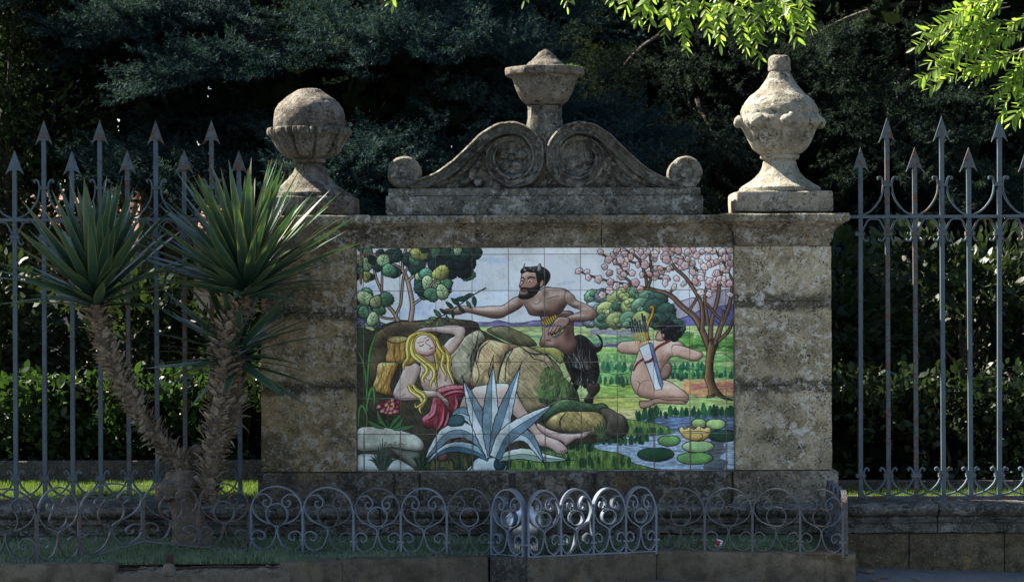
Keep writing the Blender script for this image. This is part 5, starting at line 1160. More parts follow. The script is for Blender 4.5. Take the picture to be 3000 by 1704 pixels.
lb = [(-208, 0), (-124, 1), (-40, 0), (45, 0), (130, 1), (212, 0), (294, 1), (377, 0), (460, 1), (541, 0), (620, 1), (702, 0)]
lb = [(-119, 0), (-38, 1)]+[(45, 0), (130, 1), (212, 0), (294, 1), (377, 0), (460, 1), (541, 0), (620, 1), (702, 0)]
railing(lb, 'grey spear-topped iron railing behind the yucca on the left', 'spear railings', XP(-260, YR), XP(770, YR), 'rail')
rb = [(2519, 0), (2601, 1), (2682, 0), (2762, 1), (2842, 0), (2926, 1), (3008, 0), (3090, 1), (3172, 0)]
railing(rb, 'grey spear-topped iron railing right of the urn pier', 'spear railings', XP(2430, YR), XP(3260, YR), 'rail')

# ---------------------------------------------------------------- low hoop fence along the bed
KZ = .150
UP = [(.31, .77), (.265, .78), (.24, .72), (.31, .68), (.38, .71), (.395, .79), (.28, .875), (.15, .86), (.055, .78), (.035, .63), (.16, .485), (.40, .40), (.485, .345), (.475, .22), (.38, .07), (.21, .012), (.07, .07), (.018, .18), (.05, .275), (.15, .305), (.255, .26), (.26, .19), (.18, .165), (.15, .205)]
def hoop(root, a, b, ha, hb, nrm, mats, rr, sw=.020, th=.0055, flat=1.0):
    a = Vector(a); b = Vector(b); d = b-a
    def pt(u, v):
        h = ha+(hb-ha)*u
        return a+d*u+Vector((0, 0, h*v))
    def pick(): return M[mats[0] if rr.random() < .7 else mats[-1]]
    arch = [(0.012, 0), (.012, .35), (.012, .62)]+[(.5-.488*math.cos(t), .62+.38*math.sin(t)) for t in np.linspace(.12, math.pi-.12, 15)]+[(.988, .62), (.988, .35), (.988, 0)]
    g = Geo(); g.strap([pt(*p) for p in arch], nrm, sw*1.1, th*1.25); g.put('arch', pick(), root)
    for mir in (0, 1):
        pts = crv([(1-u if mir else u, v, 0) for u, v in UP], 4)
        g = Geo(); g.strap([pt(p.x, p.y) for p in pts], nrm, sw, th); g.put('scroll', pick(), root)
    ar = d.length/((ha+hb)/2)
    g = Geo(); g.strap([pt(.5+.205*math.cos(t), .555+.205*ar*math.sin(t)) for t in np.linspace(0, 2*math.pi, 22, endpoint=False)], nrm, sw, th, True); g.put('ring', pick(), root)
def fence(name_label, nodes, hs, mats, seed, sw=.020, th=.0055, rail=True, first=True):
    rr = random.Random(seed); nodes = [Vector(n) for n in nodes]
    c = sum(nodes, Vector())/len(nodes); root = empty('hoop_fence', (c.x, c.y, min(n.z for n in nodes)), name_label, 'low fence', 'low hoop fence around the bed')
    for i in range(len(nodes)-1):
        a, b = nodes[i], nodes[i+1]; d = b-a; n = Vector((-d.y, d.x, 0)).normalized()
        hoop(root, a, b, hs[i], hs[i+1], n, mats, rr, sw, th)
        g = Geo(); g.strap([a+Vector((0, 0, -.004)), b+Vector((0, 0, -.004))], n, sw*1.25, .008); g.put('bottom_rail', M[mats[-1]], root)
    for i, a in enumerate(nodes):
        if i == 0 and not first: continue
        d = nodes[min(i+1, len(nodes)-1)]-nodes[max(i-1, 0)]; n = Vector((-d.y, d.x, 0)).normalized(); t = Vector((0, 0, 1))
        g = Geo(); g.strap([a+t*-.02, a+t*hs[i]*.66], n, sw*1.3, .010); p = g.put('post', M[mats[0]], root)
        e = d.normalized(); g = Geo(); g.strap([a+t*hs[i]*.17-e*.018, a+t*hs[i]*.17+e*.018], n, sw*1.5, .010); g.put('collar', M[mats[0]], root)
    return root
KY = lambda px, py, z=KZ: GP(px, py, z+.006)
right = [KY(1925, 1610), KY(2065, 1611), KY(2205, 1613), KY(2345, 1616), KY(2470, 1620)]
obl = [KY(1545, 1627), KY(1640, 1623), KY(1735, 1618.5), KY(1830, 1614), KY(1925, 1610)+Vector((.0, .0, .0))]
cor = [KY(1440, 1619), KY(1545, 1627)]
midl = [KY(736, 1608), KY(889, 1612), KY(1038, 1617), KY(1175, 1618), KY(1310, 1619), KY(1440, 1619)]
fence('thin grey hoop fence section before the right pier', right, [.325]*5, ('low_grey', 'low_rusty'), 1, .009, .005)
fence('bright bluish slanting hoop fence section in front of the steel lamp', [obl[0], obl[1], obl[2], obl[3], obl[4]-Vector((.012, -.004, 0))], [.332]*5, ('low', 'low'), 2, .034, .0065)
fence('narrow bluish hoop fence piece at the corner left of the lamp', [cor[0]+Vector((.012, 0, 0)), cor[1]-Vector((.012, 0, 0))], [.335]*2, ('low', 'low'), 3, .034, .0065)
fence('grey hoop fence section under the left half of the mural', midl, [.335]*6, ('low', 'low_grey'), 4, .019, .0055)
# bent, rusty run at the far left
p0 = KY(-75, 1638); p1 = KY(108, 1640); p6 = midl[0]
def bent(px, py, t): y = p1.y+(p6.y-p1.y)*t; v = P(px, py, y); return v
bl = [p0, p1, bent(232, 1634, .2), bent(419, 1580, .5), bent(581, 1597, .75), midl[0]-Vector((.012, 0, 0))]
fence('bent rusty hoop fence run in front of the yucca', bl, [.36, .36, .37, .30, .335, .335], ('low_rusty', 'low_grey'), 5, .022, .0065)
e0 = right[-1]; e1 = Vector((XP(2418, -.13), -.13, KZ+.006))
ret = [e0+Vector((.014, .02, 0))+(e1-e0)*i/4 for i in range(5)]
fence('bluish hoop fence return running back to the wall at the right end', ret, [.318]*5, ('low_grey', 'low_rusty'), 6, .026, .006, True, False)
# ---------------------------------------------------------------- garden kerb
kerb = empty('garden_kerb', (0, -1, 0), 'low grey cement kerb edging the bed, broken on the left', 'kerb')
def kerb_seg(name, a, b, ztop, w, mat, seed, amp=.004, zbot=-.12):
    a = Vector(a); b = Vector(b); d = b-a; L = math.hypot(d.x, d.y); e = Vector((d.x/L, d.y/L, 0)); n = Vector((-e.y, e.x, 0))
    V, F = rbox((0, 0, zbot), (L, w, ztop), .014, .035, amp, seed, 9)
    V = [Vector((a.x, a.y, 0))+e*v[0]+n*v[1]+Vector((0, 0, v[2])) for v in V]
    return put(name, V, F, mat, kerb)
kp = [GP(-420, 1654, KZ), GP(338, 1653, KZ), GP(836, 1649, KZ), GP(1002, 1641, KZ), GP(1432, 1630, KZ), GP(1545, 1634, KZ), GP(1925, 1614, KZ), GP(2506, 1622, KZ)]
kerb_seg('kerb_stone', kp[0], kp[1], KZ, .15, M['kerb'], 201)
def broken(a, b_, seed):
    # crumbled stretch: the front stands to a ragged low lip, the top has fallen away behind it
    a = Vector(a); b_ = Vector(b_); d = b_-a; L = math.hypot(d.x, d.y); e = Vector((d.x/L, d.y/L, 0)); n = Vector((-e.y, e.x, 0)); nx, ny = 90, 12; V = []
    for j in range(ny+1):
        for i in range(nx+1):
            u = i/nx; v = j/ny; q = Vector((u*L*9, v*2.2, seed))
            lip = KZ-.050+.018*mnoise.noise(q*.6)+.012*mnoise.noise(q*2.3); ends = max(0, 1-min(u, 1-u)*14)
            z = lip+(.030*v+.014*mnoise.noise(q*3.4+Vector((5, 0, 0)))+.008*mnoise.noise(q*8))
            z = z+(KZ-.012-z)*ends**1.5*(.5+.5*mnoise.noise(q*4)**2)
            off = .012*mnoise.noise(q*2.0+Vector((0, 9, 0))) if j == 0 else 0
            V.append(a+e*u*L+n*(v*.16+off)+Vector((0, 0, z-a.z)))
    base = len(V)
    V += [Vector((V[i].x, V[i].y-.002, -.12)) for i in range(nx+1)]
    F = [[j*(nx+1)+i, j*(nx+1)+i+1, (j+1)*(nx+1)+i+1, (j+1)*(nx+1)+i] for j in range(ny) for i in range(nx)]+[[base+i, base+i+1, i+1, i] for i in range(nx)]
    return put('broken_kerb_stone', V, F, M['rubble'], kerb)
broken(kp[1]+Vector((-.02, .004, 0)), kp[2]+Vector((.02, .004, 0)), 3)
kerb_seg('kerb_stone', kp[2], kp[3]+Vector((.004, 0, 0)), KZ+.001, .15, M['kerb'], 203, .006)
kerb_seg('kerb_stone', kp[3]+Vector((-.004, .002, 0)), kp[4], KZ-.001, .15, M['kerb'], 204)
kerb_seg('kerb_stone', kp[4]+Vector((.003, -.004, 0)), kp[5]+Vector((-.002, 0, 0)), KZ+.003, .16, M['mortar'], 205, .003)
kerb_seg('kerb_stone', kp[5], kp[6], KZ-.002, .15, M['kerb'], 206)
kerb_seg('kerb_stone', kp[6]+Vector((-.006, .003, 0)), kp[7], KZ+.0015, .15, M['kerb'], 207)
kerb_seg('kerb_stone', kp[7]+Vector((-.003, .012, 0)), Vector((kp[7].x-.01, -.06, 0)), KZ-.003, .15, M['kerb'], 208)
# hairline crack at the right-hand corner
g = Geo(); rr = random.Random(3); y0 = kp[7].y-.001
pts = [(2452, 1626), (2458, 1640), (2466, 1660), (2462, 1676), (2470, 1690), (2474, 1706)]
g.strap([P(px, py, y0+.001-.004) for px, py in pts], (0, 1, 0), .004, .004); g.put('crack', M['soil'], kerb)
for k in range(22):
    px = rr.uniform(350, 825); s = rr.uniform(.006, .016); c = GP(px, rr.uniform(1662, 1676), KZ-.045); V, F = rbox((c.x-s, c.y-s*.8, c.z-.01), (c.x+s, c.y+s*.8, c.z+s*.9), s*.5, .02, s*.7, k, 40); put('rubble_chip', V, F, M['rubble'], kerb)
g = Geo(); a = GP(345, 1666, KZ-.030); b = GP(815, 1661, KZ-.028); g.tube(crv([a, a.lerp(b, .3)+Vector((0, .0, -.004)), a.lerp(b, .6)+Vector((0, 0, .008)), b], 6), .006, 8); g.put('reinforcing_bar', M['rust'], kerb, True)
c = GP(497, 1640, KZ+.01); g = Geo(); g.box((c.x, c.y, c.z+.0), (.017, .012, .026)); tag(g.put('post_stub', M['rust'], None, False, (c.x, c.y, c.z-.034)), 'short rusty square post stub in the broken kerb', 'post stub')
c = GP(497, 1668, KZ-.02); V, F = rbox((c.x-.032, c.y-.05, c.z-.03), (c.x+.034, c.y+.01, c.z+.032), .024, .012, .012, 77, 22); tag(put('stone', V, F, M['rubble'], None, True, (c.x, c.y, c.z-.03)), 'pale rounded lump of stone below the rusty stub', 'stone')

# ---------------------------------------------------------------- planting bed and its grass
ply = [Vector((p.x, p.y+.06, KZ-.012)) for p in kp]; ply[-1].x -= .1; ply[2].y += .03; ply[1].y += .03
back = [Vector((p.x, -.02, KZ+.005)) for p in kp]
V = []; nb = 10
for a, b in zip(ply, back):
    for j in range(nb+1): V.append(a.lerp(b, j/nb))
F = [[i*(nb+1)+j, (i+1)*(nb+1)+j, (i+1)*(nb+1)+j+1, i*(nb+1)+j+1] for i in range(len(kp)-1) for j in range(nb)]
tag(put('garden_bed', V, F, M['turf']), kind='structure')
def rotm(d, roll):
    """rotation matrices with local +Z along d (n,3) and a roll"""
    d = d/np.linalg.norm(d, axis=1, keepdims=True)
    up = np.where(np.abs(d[:, 2:3]) > .95, np.array([[1., 0, 0]]), np.array([[0, 0, 1.]]))
    x = np.cross(up, d); x /= np.linalg.norm(x, axis=1, keepdims=True); y = np.cross(d, x)
    c, s = np.cos(roll)[:, None], np.sin(roll)[:, None]
    return np.stack([x*c+y*s, -x*s+y*c, d], axis=2)
def inst(Vt, Ft, Rm, sc, loc):
    n = len(loc); k = len(Vt)
    V = np.einsum('nij,kj->nki', Rm, Vt)*np.asarray(sc).reshape(n, 1, -1)+loc[:, None, :]
    F = (Ft[None]+(np.arange(n)*k)[:, None, None]).reshape(-1, Ft.shape[1])
    return V.reshape(-1, 3), F
BL_V = np.array([(-.5, 0, 0), (.5, 0, 0), (.32, .12, .55), (-.32, .12, .55), (0, .42, 1)], float); BL_F = np.array([(0, 1, 2), (0, 2, 3), (3, 2, 4)])
def grass(name, pts, h, w, mat, label, seed, lean=.5):
    r = np.random.RandomState(seed); n = len(pts)
    d = np.column_stack([r.randn(n)*lean*.5, r.randn(n)*lean*.5, np.ones(n)]); Rm = rotm(d, r.rand(n)*6.28)
    Vt = BL_V*[w, h*.55, h]
    V, F = inst(Vt, BL_F, Rm, r.uniform(.55, 1.25, (n, 1)), pts)
    return tag(put(name, V, F, mat), label, 'grass', kind='stuff')
r = np.random.RandomState(1); pts = []
kx = np.array([p.x for p in kp]); ky = np.array([p.y for p in kp])
xs = r.uniform(-3.2, kp[7].x-.20, 52000); yk = np.interp(xs, kx, ky)+.10; ys = yk+(-.09-yk)*r.rand(len(xs))
keep = np.array([mnoise.noise(Vector((x*2.2, y*2.2, 0)))+.4*mnoise.noise(Vector((x*7, y*7, 3))) > -.28-.3*(x < .3) for x, y in zip(xs, ys)])
zs = KZ-.012+.02*(ys-yk)
grass('grass', np.column_stack([xs, ys, zs])[keep], .031, .0042, M['grass_f'], 'short dull grass covering the bed inside the hoop fence', 2)
xs = np.concatenate([r.uniform(-3.9, -1.0, 34000), r.uniform(1.6, 3.9, 16000)]); ys = .40+r.rand(len(xs))**1.1*1.5
zs = np.full(len(xs), LAWN_Z-.012)
grass('lawn_grass', np.column_stack([xs, ys, zs]), .045, .0045, M['grass'], 'bright sunlit lawn grass behind the railings', 3)
# a few taller weeds at the foot of the lamp and fence
for i, (px, py, n, lab) in enumerate(((1612, 1622, 22, 'bright green grass tuft beside the steel lamp'), (2060, 1600, 16, 'small weed tuft at the fence foot near the cigarette packet'), (2330, 1600, 18, 'low weed tuft inside the fence before the right pier'), (1480, 1600, 20, 'grass tuft left of the steel lamp'))):
    c = GP(px, py, KZ); rw = np.random.RandomState(50+i); p_ = np.column_stack([c.x+rw.randn(n)*.02, c.y+rw.randn(n)*.02, np.full(n, KZ-.01)])
    d = np.column_stack([rw.randn(n)*.5, rw.randn(n)*.5, np.ones(n)]); V, F = inst(BL_V*[.007, .03, .075], BL_F, rotm(d, rw.rand(n)*6.28), rw.uniform(.5, 1.2, (n, 1)), p_)
    tag(put('grass_tuft', V, F, M['grass'], None, True, (c.x, c.y, KZ)), lab, 'grass tuft', 'weed tufts in the bed')

# ---------------------------------------------------------------- steel floodlight in the bed
lc = P(1536, 1546, -.72); lamp = empty('floodlight', (lc.x, lc.y, KZ), 'round brushed steel floodlight behind the hoop fence', 'lamp')
ax = Vector((-.30, .80, .42)).normalized(); Rr = ax.to_track_quat('Z', 'Y').to_matrix(); rad = 62*S*(D-.72)/D
prof = [(.02, -.74), (.22, -.72), (.45, -.64), (.66, -.50), (.82, -.32), (.93, -.12), (.985, .06), (1.0, .18)]
rings = [[lc+Rr @ Vector((rad*p*math.cos(t), rad*p*math.sin(t), rad*h)) for t in np.linspace(0, 2*math.pi, 48, endpoint=False)] for p, h in prof]
V, F = loft(rings, True, False); put('housing', V, F, M['steel'], lamp)
rings = [[lc+Rr @ Vector((rad*p*math.cos(t), rad*p*math.sin(t), rad*h)) for t in np.linspace(0, 2*math.pi, 48, endpoint=False)] for p, h in ((.99, .16), (1.07, .16), (1.09, .20), (1.07, .24), (.98, .24))]
V, F = loft(rings, False, False); put('rim', V, F, M['steel'], lamp)
mg, ntg, og = newmat('lamp_glass'); Tg = NT(ntg); Tg.bsdf(og, (.12, .13, .14), .08, None, .6)
rings = [[lc+Rr @ Vector((rad*p*math.cos(t), rad*p*math.sin(t), rad*h)) for t in np.linspace(0, 2*math.pi, 32, endpoint=False)] for p, h in ((1.0, .22), (.5, .25), (.01, .26))]
V, F = loft(rings, False, True); put('front_glass', V, F, mg, lamp)
for s in (-1, 1):
    g = Geo(); bx_ = lc.x+s*rad*.42
    g.tube([(bx_, lc.y+.01, KZ-.02), (bx_, lc.y+.005, lc.z-rad*.55)], .016, 10); g.put('leg', M['steel'], lamp, True)
    for k in range(5):
        g = Geo(); g.tube([(bx_-.02+k*.010, lc.y-.02, KZ), (bx_-.02+k*.010, lc.y-.02, KZ+.05)], .0035, 6); g.put('cooling_fin', M['steel'], lamp, True)
# cigarette packet
c = GP(2102, 1604, KZ); pk = empty('cigarette_packet', (c.x, c.y, KZ), 'crumpled white and red cigarette packet lying by the fence', 'packet')
V, F = rbox((-.016, -.007, 0), (.016, .007, .045), .002, .02, .002, 5, 20); mt = Matrix.Translation(c) @ Matrix.Rotation(R(18), 4, 'Y') @ Matrix.Rotation(R(15), 4, 'Z')
put('carton', [mt @ Vector(v) for v in V], F, M['white'], pk)
V, F = rbox((-.0166, -.0085, .014), (.003, .0085, .040), .001, .02, .0005, 6, 20); put('red_panel', [mt @ Vector(v) for v in V], F, M['red'], pk)
# dry leaves on the pavement and kerb
rd = random.Random(9)
for i, (px, py, lab) in enumerate(((2520, 1668, 'dry brown leaf at the wall foot beside the kerb corner'), (2548, 1672, 'dry leaf on the pavement just right of the kerb'), (2590, 1686, 'curled dry leaf on the pavement below the ashlar wall'), (2620, 1698, 'dark dry leaf near the bottom edge of the pavement'), (2680, 1690, 'small dry leaf on the pavement further right'), (2565, 1694, 'dry leaf on the pavement near the lower edge'), (2840, 1700, 'lone dry leaf at the far right of the pavement'))):
    c = GP(px, py, .0); c.z = pave_z(c.x, c.y)+.008; a = rd.uniform(0, 6.28); L = rd.uniform(.03, .05)
    out_ = [(-1, 0, .3), (-.4, .42, .1), (.3, .38, .25), (1, 0, .5), (.3, -.4, .2), (-.4, -.42, 0)]
    V = [Vector((c.x+L*(u*math.cos(a)-v*math.sin(a)), c.y+L*(u*math.sin(a)+v*math.cos(a)), c.z+L*w*.6)) for u, v, w in out_]+[c]
    tag(put('dry_leaf', V, [[k, (k+1) % 6, 6] for k in range(6)], M['dry'], None, True, c), lab, 'leaf', 'fallen leaves on the pavement')
# ---------------------------------------------------------------- yucca with three crowns
YY = -.42
yb = P(560, 1590, YY); yuc = empty('yucca', (yb.x, yb.y, KZ-.02), 'forked yucca with three spiky crowns standing in the bed', 'yucca')
def ypath(pts): return crv([P(px, py, YY+dy) for px, py, dy in pts], 6)
def resamp(vals, n): return list(np.interp(np.linspace(0, 1, n), np.linspace(0, 1, len(vals)), vals))
PX = S*(D+YY)/D
def trunk_mesh(pth, rads, seed, amp):
    g = Geo(); g.tube(pth, rads, 18); return [wob(v, amp, 14, seed) for v in g.V], g.F
pth = ypath([(566, 1604, 0), (560, 1560, 0), (548, 1500, 0), (540, 1440, 0), (545, 1400, 0), (552, 1370, 0)]); V, F = trunk_mesh(pth, [v*PX for v in resamp([66, 56, 46, 52, 46, 30], len(pth))], 1, .016); put('trunk', V, F, M['bark'], yuc)
for (px, py, r, dy) in ((488, 1440, 30, -.06), (505, 1405, 26, -.02), (530, 1425, 34, -.04), (548, 1390, 30, .02), (575, 1320, 20, .03)):      # burls and a sawn stub
    c = P(px, py, YY+dy); V = []; nn = 14
    for j in range(9):
        ph = -math.pi/2+math.pi*j/8
        for k in range(nn): a = 2*math.pi*k/nn; V.append(wob(c+Vector((math.cos(ph)*math.cos(a), math.cos(ph)*math.sin(a), math.sin(ph)*1.05))*r*PX, .018, 16, px))
    put('burl', V, [[j*nn+k, j*nn+(k+1) % nn, (j+1)*nn+(k+1) % nn, (j+1)*nn+k] for j in range(8) for k in range(nn)], M['bark'], yuc)
# one withered leaf base: a curled, pointed husk
def husk_mesh(k):
    r = random.Random(k); L = .048*r.uniform(.7, 1.4); w = .019*r.uniform(.8, 1.2); V = []; F = []; cu = r.uniform(.5, 1.1)
    for i, (t, ww) in enumerate(((0, .8), (.35, 1.0), (.7, .72), (1.0, .08))):
        z = L*t; o = .010*t+L*cu*.42*t*t
        for s in (-1, -.35, .35, 1): V.append((s*w*ww, -o-.005*(1-s*s), z-.2*o))
    for i in range(3):
        for j in range(3): F.append([i*4+j, i*4+j+1, i*4+5+j, i*4+4+j])
    return mk_mesh('leaf_base', V, F, M['husk'])
HUSK = [husk_mesh(k) for k in range(5)]
def frame(path, i):
    n = len(path); d = (path[min(i+1, n-1)]-path[max(i-1, 0)]).normalized(); a = d.cross(Vector((0, 1, 0))).normalized(); return d, a, d.cross(a)
def yucca_stem(pts, rads, n_husk, n_single, seed, label):
    pth = ypath(pts); rd_ = [v*PX for v in resamp(rads, len(pth))]
    V, F = trunk_mesh(pth, [q*.82 for q in rd_], seed, .006); st = put('stem', V, F, M['bark'], yuc, True, pth[0]); st['label'] = label
    rr = random.Random(seed); so = origin_of(st); allV = []; allF = []; cnt = 0
    L = [0]
    for a, b in zip(pth[:-1], pth[1:]): L.append(L[-1]+(b-a).length)
    singles = set(rr.sample(range(n_husk), n_single))
    items = []
    for i in range(n_husk):
        s = L[-1]*(i+rr.random())/n_husk; j = int(np.interp(s, L, range(len(pth)))); j = min(j, len(pth)-2); f = (s-L[j])/max(1e-6, L[j+1]-L[j])
        p = pth[j].lerp(pth[j+1], min(1, f)); d, a, b = frame(pth, j); t = i*2.39996+rr.gauss(0, .3)
        out = (a*math.cos(t)+b*math.sin(t)); rad = rd_[j]*.84
        # husks point up the stem and splay outward; lower ones hang more
        q = (d*rr.uniform(.55, 1.1)+out*rr.uniform(.25, .75)+Vector((0, 0, rr.gauss(-.05, .30)))).normalized()
        z = q; y = -(out-z*out.dot(z)).normalized(); x = y.cross(z)
        mat = Matrix((x, y, z)).transposed(); sc = rr.uniform(.7, 1.25)
        items.append((p+out*rad, mat, sc, rr.randrange(5), out.y, i))
    front = sorted(items, key=lambda it: it[4])[:n_single]
    fr = {it[5] for it in front}
    for it in front:
        o = link_mesh('leaf_base', HUSK[it[3]], st, it[0]-so); o.rotation_mode = 'QUATERNION'; o.rotation_quaternion = it[1].to_quaternion(); o.scale = (it[2],)*3
    g = Geo()
    for it in items:
        if it[5] in fr: continue
        me = HUSK[it[3]]; g.add([it[0]+it[1] @ (v.co*it[2]) for v in me.vertices], [list(p.vertices) for p in me.polygons])
    o = g.put('leaf_bases', M['husk'], st, True); o['kind'] = 'stuff'
    return st, pth
st1, p1_ = yucca_stem([(545, 1375, 0), (505, 1325, 0), (455, 1270, -.02), (405, 1200, -.03), (365, 1125, -.03), (330, 1055, -.03), (300, 990, -.03), (286, 920, -.03), (281, 868, -.03)], [25, 24, 24, 25, 26, 26, 25, 24, 23], 420, 150, 11, 'left stem leaning to the left')
st2, p2_ = yucca_stem([(618, 1476, -.10), (612, 1420, -.10), (620, 1350, -.09), (630, 1270, -.08), (642, 1190, -.07), (648, 1110, -.06), (654, 1030, -.06), (664, 965, -.06), (690, 915, -.06), (714, 880, -.06), (720, 850, -.06)], [19, 28, 31, 31, 29, 28, 28, 28, 28, 26, 24], 520, 150, 12, 'thick right stem')
st3, p3_ = yucca_stem([(555, 1378, .05), (600, 1340, .10), (665, 1270, .12), (690, 1180, .12), (692, 1100, .12), (690, 1040, .12)], [26, 26, 26, 26, 25, 22], 160, 0, 13, 'rear stem half hidden behind the right one')
def blade_mesh(k):
    r = random.Random(100+k); V = []; F = []; n = 9; bend = [.02, .05, .10, .16, .26, .0][k]; tw = r.uniform(-.12, .12)
    for i in range(n+1):
        t = i/n; w = .5*(.72+.9*t-.2*t*t if t < .35 else (1-((t-.35)/.65)**1.9)*1.01)
        w = max(w, .004); w *= .056
        y = -bend*t*t; cup = .30*(1-t*.5)
        for s in (-1, -.55, 0, .55, 1): V.append((s*w, y+abs(s)*w*cup+tw*t*s*w, t-bend*bend*.5*t))
    for i in range(n):
        for j in range(4): F.append([i*5+j, i*5+j+1, i*5+6+j, i*5+5+j])
    return mk_mesh('leaf', V, F, M['yucca'])
BLADE = [blade_mesh(k) for k in range(6)]
def crown(stem, c, n, length, spread, seed, axis=(0, 0, 1), lo=4):
    rr = random.Random(seed); so = origin_of(stem); ax = Vector(axis).normalized(); q = ax.to_track_quat('Z', 'Y')
    for i in range(n):
        f = (i+.5)/n; pol = R(lo)+R(spread)*f**.8; az = i*2.39996+rr.gauss(0, .12)
        pol += rr.gauss(0, .05)
        d = q @ Vector((math.sin(pol)*math.cos(az), math.sin(pol)*math.sin(az), math.cos(pol)))
        inner = ax-d*ax.dot(d); inner = inner.normalized() if inner.length > .05 else Vector((0, -1, 0))
        z = d; y = inner; x = y.cross(z)            # upper face looks inward
        mat = Matrix((x, y, z)).transposed()
        L = length*(.62+.42*math.sin(math.pi*min(1, .22+.62*f)))*rr.uniform(.85, 1.1)
        o = link_mesh('leaf', BLADE[min(5, rr.randrange(3)+(2 if pol > 1.0 and rr.random() < .5 else 0))], stem, c-so+d*.022+ax*(-.10*f+.03)+Vector((rr.gauss(0, .008), rr.gauss(0, .008), 0)))
        o.rotation_mode = 'QUATERNION'; o.rotation_quaternion = (mat @ Matrix.Rotation(rr.gauss(0, .25), 3, 'Z')).to_quaternion(); o.scale = (rr.uniform(.8, 1.08), 1.0*L, L)
crown(st1, P(281, 862, YY-.03), 120, .60, 74, 21, (-.02, -.02, 1))
crown(st2, P(716, 836, YY-.06), 145, .66, 77, 22, (-.03, -.03, 1))
crown(st3, P(688, 1030, YY+.12), 60, .52, 105, 23, (.06, -.05, 1), 8)

# ---------------------------------------------------------------- leaves massed by numpy
def quad_leaf(asp=.5): return np.array([(0, 0, 0), (asp*.5, .06, .35), (asp*.42, .03, .7), (0, -.06, 1), (-asp*.42, .03, .7), (-asp*.5, .06, .35)], float), np.array([(0, 1, 2, 5), (5, 2, 3, 4)])
def leaf_cloud(name, pts, dirs, size, mat, parent, seed, asp=.5, var=.35):
    r = np.random.RandomState(seed); Vt, Ft = quad_leaf(asp); n = len(pts)
    V, F = inst(Vt, Ft, rotm(dirs+r.randn(n, 3)*.35, r.rand(n)*6.28), size*r.uniform(1-var, 1+var, (n, 1)), pts)
    return put(name, V, F, mat, parent)
def fib_shell(n, r, rs, inner=.35):
    d = rs.randn(n, 3); d /= np.linalg.norm(d, axis=1, keepdims=True)
    return d, d*(1-inner*rs.rand(n, 1)**1.6)*np.asarray(r)
def bush(name, c, size, n, leaf, mat, label, cat, seed, group=None, clumps=14, stem=True, asp=.5, dens=1.0, barkm='cedar_bark'):
    rs = np.random.RandomState(seed); c = np.array(c, float); size = np.array(size, float)
    root = empty(name, (c[0], c[1], c[2]-size[2]), label, cat, group)
    cd, cp = fib_shell(clumps, size*.72, rs, .55); P_ = []; D_ = []
    per = n//clumps
    for k in range(clumps):
        rr_ = size.min()*rs.uniform(.34, .62); d, p = fib_shell(per, rr_*np.array([1.1, 1.1, .85]), rs, .6)
        P_.append(p+cp[k]+c); D_.append(d*.8+cd[k]*.5+[0, 0, .25])
    P_ = np.vstack(P_); D_ = np.vstack(D_); keep = P_[:, 2] > LAWN_Z+.02
    leaf_cloud('crown', P_[keep], D_[keep], leaf, mat, root, seed+1, asp)
    if stem:
        g = Geo(); rp = random.Random(seed)
        base = Vector((c[0], c[1], LAWN_Z-.05))
        hgt = max(.1, c[2]-LAWN_Z); tr = max(.012, .03*hgt)
        g.tube([base, base.lerp(Vector(c), .5)+Vector((rp.gauss(0, .03*hgt), rp.gauss(0, .03*hgt), 0)), Vector(c)], [tr, tr*.8, tr*.5], 8)
        for k in range(min(clumps, 8)): g.tube([Vector(c)-Vector((0, 0, size[2]*.4)), Vector(c)+Vector(cp[k])*.5+Vector((0, 0, -.02)), Vector(c)+Vector(cp[k])], [tr*.5, tr*.3, tr*.12], 5)
        g.put('trunk', M[barkm], root, True)
    return root
